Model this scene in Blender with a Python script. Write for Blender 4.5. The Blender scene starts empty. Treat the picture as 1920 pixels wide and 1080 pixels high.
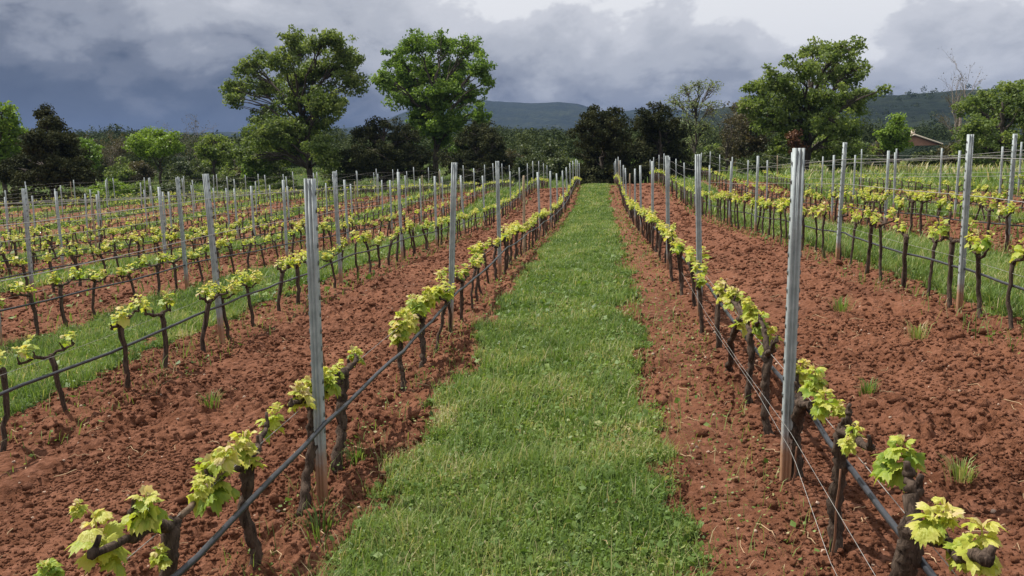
import bpy, math
import numpy as np
from mathutils import Matrix, Vector

# ------------------------------------------------------------------ camera, world, sun, exposure
scene = bpy.context.scene
COL = scene.collection
F, PITCH, ROLL, YAW = 1550.0, 8.5, 1.4, 6.3
p_, r_, y_ = map(math.radians, (PITCH, ROLL, YAW))
FW = np.array([-math.sin(y_) * math.cos(p_), math.cos(y_) * math.cos(p_), -math.sin(p_)])
rt_ = np.array([math.cos(y_), math.sin(y_), 0.0])
up_ = np.cross(rt_, FW)
RT = rt_ * math.cos(r_) - up_ * math.sin(r_)
UP = up_ * math.cos(r_) + rt_ * math.sin(r_)
cam_data = bpy.data.cameras.new('camera')
cam = bpy.data.objects.new('camera', cam_data)
COL.objects.link(cam)
cam.matrix_world = Matrix(((RT[0], UP[0], -FW[0], 0), (RT[1], UP[1], -FW[1], 0), (RT[2], UP[2], -FW[2], 0), (0, 0, 0, 1)))
cam_data.sensor_width = 36
cam_data.lens = 36 * F / 1920
cam_data.clip_start = 0.05
cam_data.clip_end = 20000
scene.camera = cam
scene.view_settings.view_transform = 'Standard'
scene.view_settings.look = 'None'
scene.view_settings.exposure = 0.38
scene.view_settings.gamma = 1.0
scene.view_settings.use_curve_mapping = False
scene.cycles.max_bounces = 6
scene.cycles.diffuse_bounces = 3
scene.cycles.transmission_bounces = 4
scene.cycles.transparent_max_bounces = 8
scene.cycles.volume_bounces = 0

SUN = np.array([-0.50, 0.22, 0.95]); SUN /= np.linalg.norm(SUN)
SUN_EL = math.asin(SUN[2]); SUN_AZ = math.atan2(SUN[0], SUN[1])
sd = bpy.data.lights.new('sun', 'SUN'); sun = bpy.data.objects.new('sun', sd); COL.objects.link(sun)
sd.energy = 5.0; sd.angle = math.radians(0.6); sd.color = (1.0, 0.955, 0.88)
sun.rotation_euler = Vector(SUN).to_track_quat('Z', 'Y').to_euler()

world = bpy.data.worlds.new('World'); scene.world = world; world.use_nodes = True


class NT:
    """small helper to wire shader nodes"""
    def __init__(s, tree): s.t = tree
    def n(s, typ, **kw):
        nd = s.t.nodes.new(typ)
        for k, v in kw.items():
            if k.startswith('i_'):
                key = k[2:]
                nd.inputs[int(key) if key.isdigit() else key.replace('_', ' ')].default_value = v
            else: setattr(nd, k, v)
        return nd
    def l(s, a, b): s.t.links.new(a, b)
    def math(s, op, a, b=None, c=None, clamp=False):
        nd = s.t.nodes.new('ShaderNodeMath'); nd.operation = op; nd.use_clamp = clamp
        for i, v in enumerate((a, b, c)):
            if v is None: continue
            if isinstance(v, (int, float)): nd.inputs[i].default_value = v
            else: s.l(v, nd.inputs[i])
        return nd.outputs[0]
    def noise(s, vec, scale, detail=4, rough=0.55, dist=0.0):
        nd = s.n('ShaderNodeTexNoise'); nd.inputs['Scale'].default_value = scale
        nd.inputs['Detail'].default_value = detail; nd.inputs['Roughness'].default_value = rough
        nd.inputs['Distortion'].default_value = dist
        if vec is not None: s.l(vec, nd.inputs['Vector'])
        return nd.outputs['Fac']
    def ramp(s, fac, stops, interp='LINEAR'):
        nd = s.n('ShaderNodeValToRGB'); cr = nd.color_ramp; cr.interpolation = interp
        while len(cr.elements) < len(stops): cr.elements.new(0.5)
        for e, (p, c) in zip(cr.elements, stops):
            e.position = p; e.color = (c[0], c[1], c[2], 1) if not isinstance(c, (int, float)) else (c, c, c, 1)
        s.l(fac, nd.inputs[0]); return nd.outputs[0]
    def maprange(s, v, a, b, c=0.0, d=1.0, smooth=True):
        nd = s.n('ShaderNodeMapRange'); nd.interpolation_type = 'SMOOTHSTEP' if smooth else 'LINEAR'
        s.l(v, nd.inputs[0])
        for i, x in zip((1, 2, 3, 4), (a, b, c, d)): nd.inputs[i].default_value = x
        return nd.outputs[0]
    def mix(s, fac, a, b, typ='MIX'):
        nd = s.n('ShaderNodeMix', data_type='RGBA', blend_type=typ)
        for sock, v in ((nd.inputs[0], fac), (nd.inputs[6], a), (nd.inputs[7], b)):
            if isinstance(v, (int, float)): sock.default_value = v
            elif isinstance(v, (tuple, list)): sock.default_value = (v[0], v[1], v[2], 1)
            else: s.l(v, sock)
        return nd.outputs[2]


def build_world():
    t = NT(world.node_tree); world.node_tree.nodes.clear()
    out = t.n('ShaderNodeOutputWorld')
    sky = t.n('ShaderNodeTexSky', sky_type='NISHITA', sun_disc=False)
    sky.sun_elevation = SUN_EL; sky.sun_rotation = SUN_AZ
    bg1 = t.n('ShaderNodeBackground'); bg1.inputs['Strength'].default_value = 0.09
    t.l(sky.outputs[0], bg1.inputs[0])
    tc = t.n('ShaderNodeTexCoord'); g = tc.outputs['Generated']
    sx = t.n('ShaderNodeSeparateXYZ'); t.l(g, sx.inputs[0]); x, y, z = sx.outputs
    az = t.math('ARCTAN2', x, y)                      # 0 along the rows, negative to the left
    el = t.math('ARCSINE', z)
    cv = t.n('ShaderNodeCombineXYZ')
    t.l(t.math('ADD', az, t.math('MULTIPLY', el, -0.1)), cv.inputs[0]); t.l(t.math('ADD', t.math('MULTIPLY', el, 1.6), t.math('MULTIPLY', az, -0.03)), cv.inputs[1])
    v = cv.outputs[0]
    big = t.noise(v, 4.2, 3, 0.5, 0.15)
    mid = t.noise(v, 8.5, 6, 0.6, 0.2)
    fine = t.noise(v, 26.0, 4, 0.6, 0.2)
    # storm front: low in the sky on the left the cloud is dark slate, brighter higher up and to the right
    azr = t.maprange(az, -0.50, 0.02, 0.0, 1.0)
    azr2 = t.maprange(az, 0.05, 0.3, 0.0, 1.0)
    elr = t.math('MULTIPLY', el, 4.4)
    a = t.math('ADD', t.math('MULTIPLY', azr, 0.40), elr)
    a = t.math('ADD', a, t.math('MULTIPLY', azr2, 0.12))
    a = t.math('ADD', a, t.math('MULTIPLY', t.math('SUBTRACT', big, 0.5), 0.48))
    nz = t.math('ADD', t.math('MULTIPLY', t.math('SUBTRACT', mid, 0.5), 0.95), t.math('MULTIPLY', t.math('SUBTRACT', fine, 0.5), 0.22))
    # rounded puffs: folded noise
    pf = t.math('ABSOLUTE', t.math('SUBTRACT', t.noise(v, 5.5, 5, 0.5, 0.4), 0.5))
    nz = t.math('ADD', nz, t.math('MULTIPLY', t.math('SUBTRACT', pf, 0.065), 1.6))
    amp = t.maprange(a, 0.0, 0.5, 0.12, 0.8)
    a = t.math('ADD', a, t.math('MULTIPLY', nz, amp))
    a = t.math('SUBTRACT', a, 0.17)
    c = t.ramp(a, [(0.0, (0.055, 0.069, 0.102)), (0.17, (0.074, 0.091, 0.128)), (0.32, (0.135, 0.152, 0.192)),
                   (0.48, (0.25, 0.268, 0.312)), (0.68, (0.40, 0.415, 0.455)), (0.9, (0.53, 0.54, 0.575)), (1.0, (0.70, 0.705, 0.72))], 'EASE')
    bg2 = t.n('ShaderNodeBackground'); t.l(c, bg2.inputs[0]); bg2.inputs['Strength'].default_value = 1.0
    mx = t.n('ShaderNodeMixShader')
    t.l(t.maprange(t.math('ADD', big, t.math('MULTIPLY', el, -0.25)), 0.12, 0.3, 0.0, 1.0), mx.inputs[0])
    t.l(bg1.outputs[0], mx.inputs[1]); t.l(bg2.outputs[0], mx.inputs[2]); t.l(mx.outputs[0], out.inputs[0])
build_world()

RNG = np.random.default_rng(7)


def at(px, py, y):
    """point of the place at distance y along the rows that the photograph shows at px, py"""
    r = FW + RT * (px - 960) / F + UP * (540 - py) / F
    return r * y / r[1]


def proj(P):
    P = np.asarray(P, float); d = P @ FW
    return 960 + F * (P @ RT) / d, 540 - F * (P @ UP) / d, d


# ------------------------------------------------------------------ mesh helpers
def tag(o, label=None, cat=None, group=None, kind=None):
    if label: o['label'] = label
    if cat: o['category'] = cat
    if group: o['group'] = group
    if kind: o['kind'] = kind
    return o


def empty(name, loc, rz=0.0):
    o = bpy.data.objects.new(name, None); o.empty_display_size = 0.1; COL.objects.link(o)
    o.location = loc; o.rotation_euler = (0, 0, rz); return o


def raw_mesh(name, V, quads, tris, mat, tint=None, smooth=False, attrs=None):
    V = np.asarray(V, np.float32)
    quads = np.asarray(quads if quads is not None else [], np.int32).reshape(-1, 4)
    tris = np.asarray(tris if tris is not None else [], np.int32).reshape(-1, 3)
    me = bpy.data.meshes.new(name)
    me.vertices.add(len(V)); me.vertices.foreach_set('co', V.ravel())
    nl = quads.size + tris.size
    me.loops.add(nl); me.loops.foreach_set('vertex_index', np.concatenate([quads.ravel(), tris.ravel()]))
    npoly = len(quads) + len(tris)
    me.polygons.add(npoly)
    starts = np.concatenate([np.arange(len(quads)) * 4, quads.size + np.arange(len(tris)) * 3]).astype(np.int32)
    me.polygons.foreach_set('loop_start', starts)
    me.update(calc_edges=True)
    if smooth:
        me.polygons.foreach_set('use_smooth', np.ones(npoly, bool))
    for k, a in (attrs or {}).items():
        at_ = me.attributes.new(k, 'FLOAT', 'POINT'); at_.data.foreach_set('value', np.asarray(a, np.float32))
    if tint is not None:
        at_ = me.attributes.new('tint', 'FLOAT', 'POINT'); at_.data.foreach_set('value', np.asarray(tint, np.float32))
    me.materials.append(mat); me.update()
    return me


class MB:
    """collects vertices / faces / a per-vertex tint into one mesh"""
    def __init__(s): s.V = []; s.Q = []; s.T = []; s.t = []; s.n = 0
    def add(s, V, Q=None, T=None, tint=0.5):
        V = np.asarray(V, float)
        if Q is not None and len(Q): s.Q.append(np.asarray(Q) + s.n)
        if T is not None and len(T): s.T.append(np.asarray(T) + s.n)
        s.V.append(V); s.t.append(np.full(len(V), tint) if np.isscalar(tint) else np.asarray(tint)); s.n += len(V); return s
    def arrays(s):
        return (np.concatenate(s.V), np.concatenate(s.Q) if s.Q else None, np.concatenate(s.T) if s.T else None, np.concatenate(s.t))
    def mesh(s, name, mat, smooth=True):
        V, Q, T, t = s.arrays(); return raw_mesh(name, V, Q, T, mat, t, smooth)
    def build(s, name, mat, parent=None, smooth=True, loc=None):
        return put(name, s.mesh(name, mat, smooth), parent, loc)


def put(name, me, parent=None, loc=None):
    o = bpy.data.objects.new(name, me); COL.objects.link(o)
    if parent: o.parent = parent
    if loc is not None: o.location = loc
    return o


def tube(mb, P, R, sides=8, rough=0.0, rng=RNG, cap=True, tint=0.5):
    P = np.asarray(P, float); R = np.asarray(R, float) * np.ones(len(P))
    n = len(P); T = np.gradient(P, axis=0); T /= np.linalg.norm(T, axis=1)[:, None] + 1e-9
    ref = np.array([0.31, 0.17, 0.93]) if abs(T[0][2]) < 0.8 else np.array([1.0, 0.1, 0.0])
    A = np.cross(T[0], ref); A /= np.linalg.norm(A)
    rings = []
    ph = np.arange(sides) * 2 * math.pi / sides
    for i in range(n):
        A = A - T[i] * (A @ T[i]); A /= np.linalg.norm(A) + 1e-9; B = np.cross(T[i], A)
        rr = R[i] * (1 + (rng.normal(0, rough, sides) if rough else 0))
        rings.append(P[i] + (np.cos(ph) * rr)[:, None] * A + (np.sin(ph) * rr)[:, None] * B)
    V = np.concatenate(rings)
    i = np.arange(n - 1)[:, None] * sides; j = np.arange(sides)[None]; j2 = (j + 1) % sides
    Q = np.stack([i + j, i + j2, i + sides + j2, i + sides + j], -1).reshape(-1, 4)
    Tt = []
    if cap:
        V = np.concatenate([V, P[-1:] + T[-1] * R[-1] * 0.3, P[:1]]); c = n * sides
        for k in range(sides):
            Tt.append((c, (n - 1) * sides + k, (n - 1) * sides + (k + 1) % sides)); Tt.append((c + 1, (k + 1) % sides, k))
    mb.add(V, Q, Tt, tint)


def curve_pts(A, B, n=8, wob=0.05, rng=RNG, bend=None):
    A = np.asarray(A, float); B = np.asarray(B, float); u = np.linspace(0, 1, n)[:, None]
    P = A + (B - A) * u
    if bend is not None: P += np.asarray(bend) * (4 * u * (1 - u)) * 0.5
    w = rng.normal(0, wob, (n, 3)) * np.sin(np.pi * u) ** 0.5; w[0] = 0; w[-1] = 0
    return P + w


def box(mb, lo, hi, tint=0.5):
    x0, y0, z0 = lo; x1, y1, z1 = hi
    V = [(x0, y0, z0), (x1, y0, z0), (x1, y1, z0), (x0, y1, z0), (x0, y0, z1), (x1, y0, z1), (x1, y1, z1), (x0, y1, z1)]
    mb.add(V, [(0, 3, 2, 1), (4, 5, 6, 7), (0, 1, 5, 4), (1, 2, 6, 5), (2, 3, 7, 6), (3, 0, 4, 7)], None, tint)


def rs(a, b, n=None, rng=RNG): return rng.uniform(a, b, n)


def smooth(t): t = np.clip(t, 0, 1); return t * t * (3 - 2 * t)


# ------------------------------------------------------------------ numpy noise
_H = np.random.default_rng(11).random((256, 256))
_H2 = np.random.default_rng(12).random((256, 256)); _H3 = np.random.default_rng(13).random((256, 256))


def vnoise(x, y):
    xi = np.floor(x).astype(int); yi = np.floor(y).astype(int); fx = smooth(x - xi); fy = smooth(y - yi)
    h = lambda a, b: _H[a & 255, b & 255]
    return (h(xi, yi) * (1 - fx) + h(xi + 1, yi) * fx) * (1 - fy) + (h(xi, yi + 1) * (1 - fx) + h(xi + 1, yi + 1) * fx) * fy


def fbm(x, y, o=3):
    s = 0; a = 0.5
    for k in range(o): s = s + a * (vnoise(x * 2 ** k + 17 * k, y * 2 ** k + 5 * k) - 0.5); a *= 0.55
    return s


def clods(x, y, cell, off=0):
    """rounded lumps of soil, each of its own height and size"""
    x = x / cell + off; y = y / cell + off * 1.7; xi = np.floor(x).astype(int); yi = np.floor(y).astype(int)
    best = np.zeros_like(x)
    for dx in (-1, 0, 1):
        for dy in (-1, 0, 1):
            a = (xi + dx) & 255; b = (yi + dy) & 255
            cx = xi + dx + 0.1 + 0.8 * _H[a, b]; cy = yi + dy + 0.1 + 0.8 * _H2[a, b]; r = 0.25 + 0.75 * _H3[a, b]
            ex = 0.7 + 0.6 * _H2[b, a]
            d2 = ((x - cx) * ex) ** 2 + ((y - cy) / ex) ** 2
            best = np.maximum(best, r * np.sqrt(np.maximum(0, 1 - d2 / (r * r * 1.1))))
    return best


# ------------------------------------------------------------------ lie of the land
_PY = np.array([-400, -10, 0, 4, 8, 12, 16, 21.5, 28, 33, 37, 41, 46, 50, 54, 60, 68, 80, 100, 150, 400, 5000.])
_PZ = np.array([-1.8, -1.7, -1.64, -1.62, -1.56, -1.56, -1.65, -1.79, -1.90, -1.86, -1.73, -1.55, -1.36, -1.38, -1.5, -1.75, -1.75, -1.2, -0.3, 1.0, 2.0, 2.0])
_fy = np.arange(-400, 5000, 0.5); _fz = np.interp(_fy, _PY, _PZ)
_k = np.hanning(9); _k /= _k.sum(); _fz = np.convolve(np.pad(_fz, 4, 'edge'), _k, 'valid')


def G(x, y):
    x = np.asarray(x, float); y = np.asarray(y, float)
    z = np.interp(y, _fy, _fz) + 0.03 * 17 * np.tanh((x + 0.3) / 17) * smooth((200 - np.abs(y)) / 150)
    s = smooth((x - 6) / 10) * smooth((y - 18) / 14)
    return z * (1 - s) + s * (-1.2)


ROWS = [('L', i, -1.47 - (0 if i == 0 else 2.25 + 2.36 * (i - 1))) for i in range(14)] + \
       [('R', i, 0.93 + 2.39 * i) for i in range(11)]


def y_end(x):
    return 62 - 3.0 * max(0, x - 2) if x > 0 else 60 + 0.25 * x


def in_field(x, y):
    ye = np.where(x > 0, 62 - 3.0 * np.maximum(0, x - 2), 60 + 0.25 * x)
    return smooth((ye + 0.8 - y) / 1.2)


def grass_mask(x, y):
    """1 where grass grows: every second alley of the vineyard and the meadow round it"""
    wob = fbm(x * 0 + y * 0.9 + np.floor(x / 4.76 + .5) * 9.1, x * 0.6, 3) * 0.32 + fbm(x * 6, y * 6, 3) * 0.55
    per = 4.74
    u = (x + 0.37 + per / 2) % per - per / 2          # centre alley runs from -1.15 to 0.42
    half = np.where(np.abs(x) < 2.3, 0.79, np.where(np.abs(x) < 6.5, 0.92, 0.72))
    u = np.where(np.abs(x) < 2.3, u, u - 0.0)
    near = smooth((half + wob - np.abs(u)) / 0.14)
    hole = smooth((fbm(x * 3.1 + 40, y * 2.2 + 3, 3) + .34 * smooth((np.abs(u + .1) - .35) / .45) - .36) / .10)
    near = near * (1 - .85 * hole)
    f = in_field(x, y)
    return near * f + (1 - f)


# ------------------------------------------------------------------ materials
def new_mat(name):
    m = bpy.data.materials.new(name); m.use_nodes = True; m.node_tree.nodes.clear()
    t = NT(m.node_tree); out = t.n('ShaderNodeOutputMaterial'); return m, t, out


def principled(t, out, col, rough=0.8, spec=0.3, metal=0.0, normal=None):
    b = t.n('ShaderNodeBsdfPrincipled')
    for k, v in (('Base Color', col), ('Roughness', rough), ('Specular IOR Level', spec), ('Metallic', metal)):
        if isinstance(v, tuple): b.inputs[k].default_value = (*v, 1)
        elif isinstance(v, (int, float)): b.inputs[k].default_value = v
        else: t.l(v, b.inputs[k])
    if normal is not None: t.l(normal, b.inputs['Normal'])
    t.l(b.outputs[0], out.inputs[0]); return b


def bump(t, h, strength=0.5, dist=0.01):
    b = t.n('ShaderNodeBump'); b.inputs['Strength'].default_value = strength; b.inputs['Distance'].default_value = dist
    t.l(h, b.inputs['Height']); return b.outputs[0]


def pos(t): return t.n('ShaderNodeNewGeometry').outputs['Position']


def attr(t, name): return t.n('ShaderNodeAttribute', attribute_name=name).outputs['Fac']


def leaf_mat(name, stops, transl=0.35, rough=0.55, spec=0.25, tcol=1.25, noise_scale=None):
    m, t, out = new_mat(name)
    f = attr(t, 'tint')
    if noise_scale:
        f = t.math('ADD', f, t.math('MULTIPLY', t.math('SUBTRACT', t.noise(pos(t), noise_scale, 3), 0.5), 0.5), clamp=True)
    c = t.ramp(f, stops)
    b = principled(t, out, c, rough, spec, normal=bump(t, t.noise(pos(t), 75, 3, .6), .8, .006) if noise_scale else None)
    tr = t.n('ShaderNodeBsdfTranslucent')
    g = t.mix(1.0, c, (tcol, tcol, tcol * 0.55), 'MULTIPLY'); t.l(g, tr.inputs[0])
    mx = t.n('ShaderNodeMixShader'); mx.inputs[0].default_value = transl
    t.l(b.outputs[0], mx.inputs[1]); t.l(tr.outputs[0], mx.inputs[2]); t.l(mx.outputs[0], out.inputs[0])
    return m


def mat_ground():
    m, t, out = new_mat('red_clay_and_turf')
    P = pos(t); g = attr(t, 'grass'); hh = attr(t, 'lump')
    n1 = t.noise(P, 1.1, 4); n2 = t.noise(P, 14, 6, 0.65); n3 = t.noise(P, 70, 5, 0.7)
    soil = t.ramp(n1, [(0.3, (0.110, 0.043, 0.022)), (0.5, (0.145, 0.058, 0.030)), (0.7, (0.205, 0.087, 0.047))])
    soil = t.mix(t.maprange(n2, 0.42, 0.66, 0, 0.6), soil, (0.26, 0.118, 0.072))
    soil = t.mix(t.maprange(n3, 0.55, 0.75, 0, 0.5), soil, (0.075, 0.028, 0.017))
    grains = t.n('ShaderNodeTexVoronoi'); grains.inputs['Scale'].default_value = 48; t.l(P, grains.inputs['Vector'])
    soil = t.mix(t.maprange(grains.outputs['Distance'], 0.10, 0.04, 0, 0.32), soil, (0.40, 0.24, 0.155))
    turf = t.ramp(t.noise(P, 3.0, 6, 0.7), [(0.3, (0.035, 0.055, 0.018)), (0.55, (0.060, 0.090, 0.026)), (0.75, (0.12, 0.125, 0.045))])
    turf = t.mix(t.maprange(t.noise(P, 0.12, 5, 0.6), 0.45, 0.7, 0, 0.6), turf, (0.17, 0.17, 0.06))
    ge = t.maprange(t.math('ADD', g, t.math('MULTIPLY', t.math('SUBTRACT', n2, 0.5), 0.9)), 0.45, 0.75)
    c = t.mix(ge, soil, turf)
    vor = t.n('ShaderNodeTexVoronoi'); vor.inputs['Scale'].default_value = 22; t.l(P, vor.inputs['Vector'])
    h = t.math('ADD', t.math('MULTIPLY', n2, 1.0), t.math('MULTIPLY', n3, 0.4))
    h = t.math('ADD', h, t.math('MULTIPLY', vor.outputs['Distance'], -0.7))
    principled(t, out, c, 0.95, 0.12, normal=bump(t, h, 1.0, 0.035))
    return m


def mat_bark(name, c0, c1, sc=30):
    m, t, out = new_mat(name); tc = t.n('ShaderNodeTexCoord').outputs['Object']
    mp = t.n('ShaderNodeMapping'); mp.inputs['Scale'].default_value = (1, 1, 0.22); t.l(tc, mp.inputs[0])
    n = t.noise(mp.outputs[0], sc, 7, 0.7, 0.6); n2 = t.noise(mp.outputs[0], sc * 3.3, 4, 0.6)
    c = t.ramp(n, [(0.35, c0), (0.62, c1)])
    c = t.mix(t.maprange(n2, 0.58, 0.72, 0, 0.6), c, tuple(min(1, v * 2.1) for v in c1))
    principled(t, out, c, 0.9, 0.15, normal=bump(t, t.math('ADD', n, t.math('MULTIPLY', n2, .4)), 1.0, 0.35 / sc))
    return m


def mat_post():
    m, t, out = new_mat('galvanised_steel'); P = t.n('ShaderNodeTexCoord').outputs['Object']
    n = t.noise(P, 18, 5, 0.6); n2 = t.noise(P, 90, 4, 0.65)
    c = t.ramp(n, [(0.3, (0.27, 0.305, 0.305)), (0.55, (0.37, 0.41, 0.41)), (0.75, (0.47, 0.50, 0.495))])
    c = t.mix(t.maprange(n2, 0.6, 0.75, 0, 0.35), c, (0.24, 0.26, 0.25))
    s = t.n('ShaderNodeSeparateXYZ'); t.l(P, s.inputs[0])
    z = t.math('ADD', s.outputs[2], t.math('MULTIPLY', t.math('SUBTRACT', n, 0.5), 0.22))
    c = t.mix(t.maprange(z, 0.34, 0.12, 0, 0.88), c, (0.36, 0.17, 0.075))     # soil splashed and rust at the foot
    principled(t, out, c, t.maprange(n2, 0.3, 0.7, 0.55, 0.75, False), 0.4, 0.12, bump(t, n2, 0.25, 0.002))
    return m


def mat_simple(name, c, rough=0.7, spec=0.3, metal=0.0, var=0.25, sc=12, bmp=0.3):
    m, t, out = new_mat(name); P = t.n('ShaderNodeTexCoord').outputs['Object']
    n = t.noise(P, sc, 5, 0.65)
    cc = t.ramp(n, [(0.3, tuple(v * (1 - var) for v in c)), (0.7, tuple(min(1, v * (1 + var)) for v in c))])
    principled(t, out, cc, rough, spec, metal, bump(t, n, bmp, 0.1 / sc)); return m


M = {}
M['ground'] = mat_ground()
M['vine_bark'] = mat_bark('vine_bark', (0.018, 0.012, 0.009), (0.110, 0.078, 0.058), 45)
M['cane'] = mat_bark('vine_cane', (0.10, 0.068, 0.045), (0.21, 0.15, 0.105), 60)
M['tree_bark'] = mat_bark('tree_bark', (0.035, 0.028, 0.022), (0.095, 0.078, 0.062), 5)
M['pale_bark'] = mat_bark('pale_bark', (0.16, 0.13, 0.11), (0.30, 0.25, 0.21), 4)
M['post'] = mat_post()
M['wire'] = mat_simple('steel_wire', (0.42, 0.41, 0.38), 0.45, 0.5, 0.6)
M['hose'] = mat_simple('black_polythene', (0.030, 0.032, 0.038), 0.42, 0.5, 0.0, 0.4, 30, 0.15)
M['stake'] = mat_simple('weathered_cane', (0.20, 0.10, 0.06), 0.8, 0.2, 0.0, 0.4, 25)
M['wood_post'] = mat_simple('weathered_wood', (0.34, 0.27, 0.18), 0.85, 0.2, 0.0, 0.3, 12)
M['straw'] = mat_simple('dry_straw', (0.42, 0.29, 0.17), 0.85, 0.2, 0.0, 0.3, 8)
M['stone'] = mat_simple('pale_stone', (0.42, 0.30, 0.22), 0.85, 0.3, 0.0, 0.25, 30)
M['vine_leaf'] = leaf_mat('vine_leaf', [(0.0, (0.15, 0.25, 0.030)), (0.3, (0.29, 0.38, 0.045)), (0.62, (0.47, 0.50, 0.080)), (0.88, (0.60, 0.56, 0.15)), (1.0, (0.62, 0.50, 0.28))], 0.42, 0.45, 0.35, 1.3, 25)
M['grass'] = leaf_mat('grass_blades', [(0.0, (0.055, 0.098, 0.022)), (0.35, (0.105, 0.178, 0.036)), (0.7, (0.205, 0.285, 0.068)), (0.88, (0.33, 0.34, 0.13)), (1.0, (0.50, 0.42, 0.24))], 0.35, 0.5, 0.3, 1.2)
M['oak'] = leaf_mat('oak_leaf', [(0.0, (0.065, 0.100, 0.024)), (0.5, (0.135, 0.190, 0.048)), (1.0, (0.27, 0.32, 0.095))], 0.42)
M['oak_fresh'] = leaf_mat('fresh_oak_leaf', [(0.0, (0.065, 0.120, 0.022)), (0.5, (0.13, 0.215, 0.036)), (1.0, (0.24, 0.34, 0.062))], 0.4)
M['holm'] = leaf_mat('holm_oak_leaf', [(0.0, (0.020, 0.026, 0.012)), (0.5, (0.042, 0.048, 0.020)), (1.0, (0.085, 0.086, 0.038))], 0.12, .8, .05)
M['brownish'] = leaf_mat('brown_bud_leaf', [(0.0, (0.05, 0.048, 0.025)), (0.5, (0.095, 0.085, 0.040)), (1.0, (0.16, 0.125, 0.06))], 0.25)
M['pale_leaf'] = leaf_mat('pale_young_leaf', [(0.0, (0.10, 0.13, 0.06)), (0.5, (0.19, 0.23, 0.10)), (1.0, (0.30, 0.33, 0.17))], 0.35)
M['scrub'] = leaf_mat('scrub_leaf', [(0.0, (0.035, 0.055, 0.018)), (0.5, (0.07, 0.095, 0.032)), (1.0, (0.14, 0.16, 0.055))], 0.25)
M['woods'] = leaf_mat('woodland_leaf', [(0.0, (0.022, 0.034, 0.013)), (0.5, (0.045, 0.062, 0.022)), (1.0, (0.085, 0.10, 0.035))], 0.15, .8, .05)
M['bright'] = leaf_mat('bright_shrub_leaf', [(0.0, (0.09, 0.15, 0.02)), (0.5, (0.17, 0.26, 0.035)), (1.0, (0.28, 0.38, 0.07))], 0.35)


def mat_hills():
    m, t, out = new_mat('wooded_hillside'); P = pos(t)
    v = t.n('ShaderNodeTexVoronoi'); v.inputs['Scale'].default_value = 0.055; t.l(P, v.inputs['Vector'])
    n = t.noise(P, 0.012, 8, 0.65); n2 = t.noise(P, 0.09, 6, 0.7)
    c = t.ramp(n, [(0.3, (0.012, 0.020, 0.014)), (0.5, (0.020, 0.030, 0.018)), (0.68, (0.038, 0.048, 0.024))])  # forest tones lowered to stand in for cloud shadow over the hills
    c = t.mix(t.maprange(n2, 0.5, 0.68, 0, 0.5), c, (0.011, 0.016, 0.011))
    c = t.mix(t.maprange(t.noise(P, 0.006, 4), 0.66, 0.72, 0, 0.5), c, (0.19, 0.17, 0.11))
    h = t.math('ADD', t.math('MULTIPLY', v.outputs['Distance'], -1.0), n2)
    principled(t, out, c, 0.95, 0.05, normal=bump(t, h, 1.0, 9.0)); return m
M['hills'] = mat_hills()
M['roof_tile'] = mat_simple('terracotta_tiles', (0.36, 0.20, 0.135), 0.85, 0.2, 0, 0.3, 3)
M['plaster'] = mat_simple('pink_plaster', (0.36, 0.20, 0.13), 0.9, 0.2, 0, 0.15, 1.5)
M['trim'] = mat_simple('pale_trim', (0.62, 0.54, 0.42), 0.8, 0.2, 0, 0.1, 3)
M['glass'] = mat_simple('dark_window', (0.03, 0.035, 0.04), 0.15, 0.6, 0, 0.1, 3, 0)


# ------------------------------------------------------------------ ground
def spaced(stops):
    out = [stops[0][0]]
    for (a, s0), (b, s1) in zip(stops[:-1], stops[1:]):
        x = a
        while x < b - 1e-6:
            f = (x - a) / (b - a); x += s0 + (s1 - s0) * f; out.append(min(x, b))
    return np.unique(np.round(out, 5))


def relief(x, y):
    z = G(x, y); g = grass_mask(x, y)
    w = fbm(x * 1.3, y * 1.3, 3) * 0.05
    dist = np.hypot(x, y)
    wx = x + fbm(x * 9, y * 9, 4) * 0.09; wy = y + fbm(x * 9 + 31, y * 9 + 7, 4) * 0.09
    a1 = smooth((14 - dist) / 5); a2 = smooth((9 - dist) / 3)
    patch = 0.30 + 1.15 * smooth(fbm(x * 1.1 + 3, y * .9, 3) * 2.2 + .55)
    lump = (clods(wx, wy, .10) * .048 * (1 - .4 * smooth((dist - 14) / 10)) + clods(wx, wy, .055, 40) * .026 * a1 + clods(wx, wy, .028, 90) * .016 * a2 + fbm(x * 22, y * 22, 4) * .030 * a1
            + clods(wx, wy, .30, 70) * .035) - .055
    track = smooth(1 - np.abs(x - 0.58) / 0.22) * 0.85 * smooth((y + 1) / 2)         # bare trodden strip beside the turf
    till = np.sin((x + fbm(y * .7, x * .5, 2) * .35) * 2 * np.pi / .42) * .016 * (1 - track)
    lump = lump * patch * (1 - track) + till
    berm = 0.035 * np.exp(-((x + 1.25) / .1) ** 2) * np.clip(fbm(x * 2, y * 3, 2) * 3 + .6, 0, 1.5)
    z = z + w + lump * (1 - .8 * g) * in_field(x, y) + berm * (1 - .5 * g) + g * .02 + fbm(x * 6, y * 6, 3) * .02
    return z, g, lump


def ground_z(x, y): return relief(x, y)[0]


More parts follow.
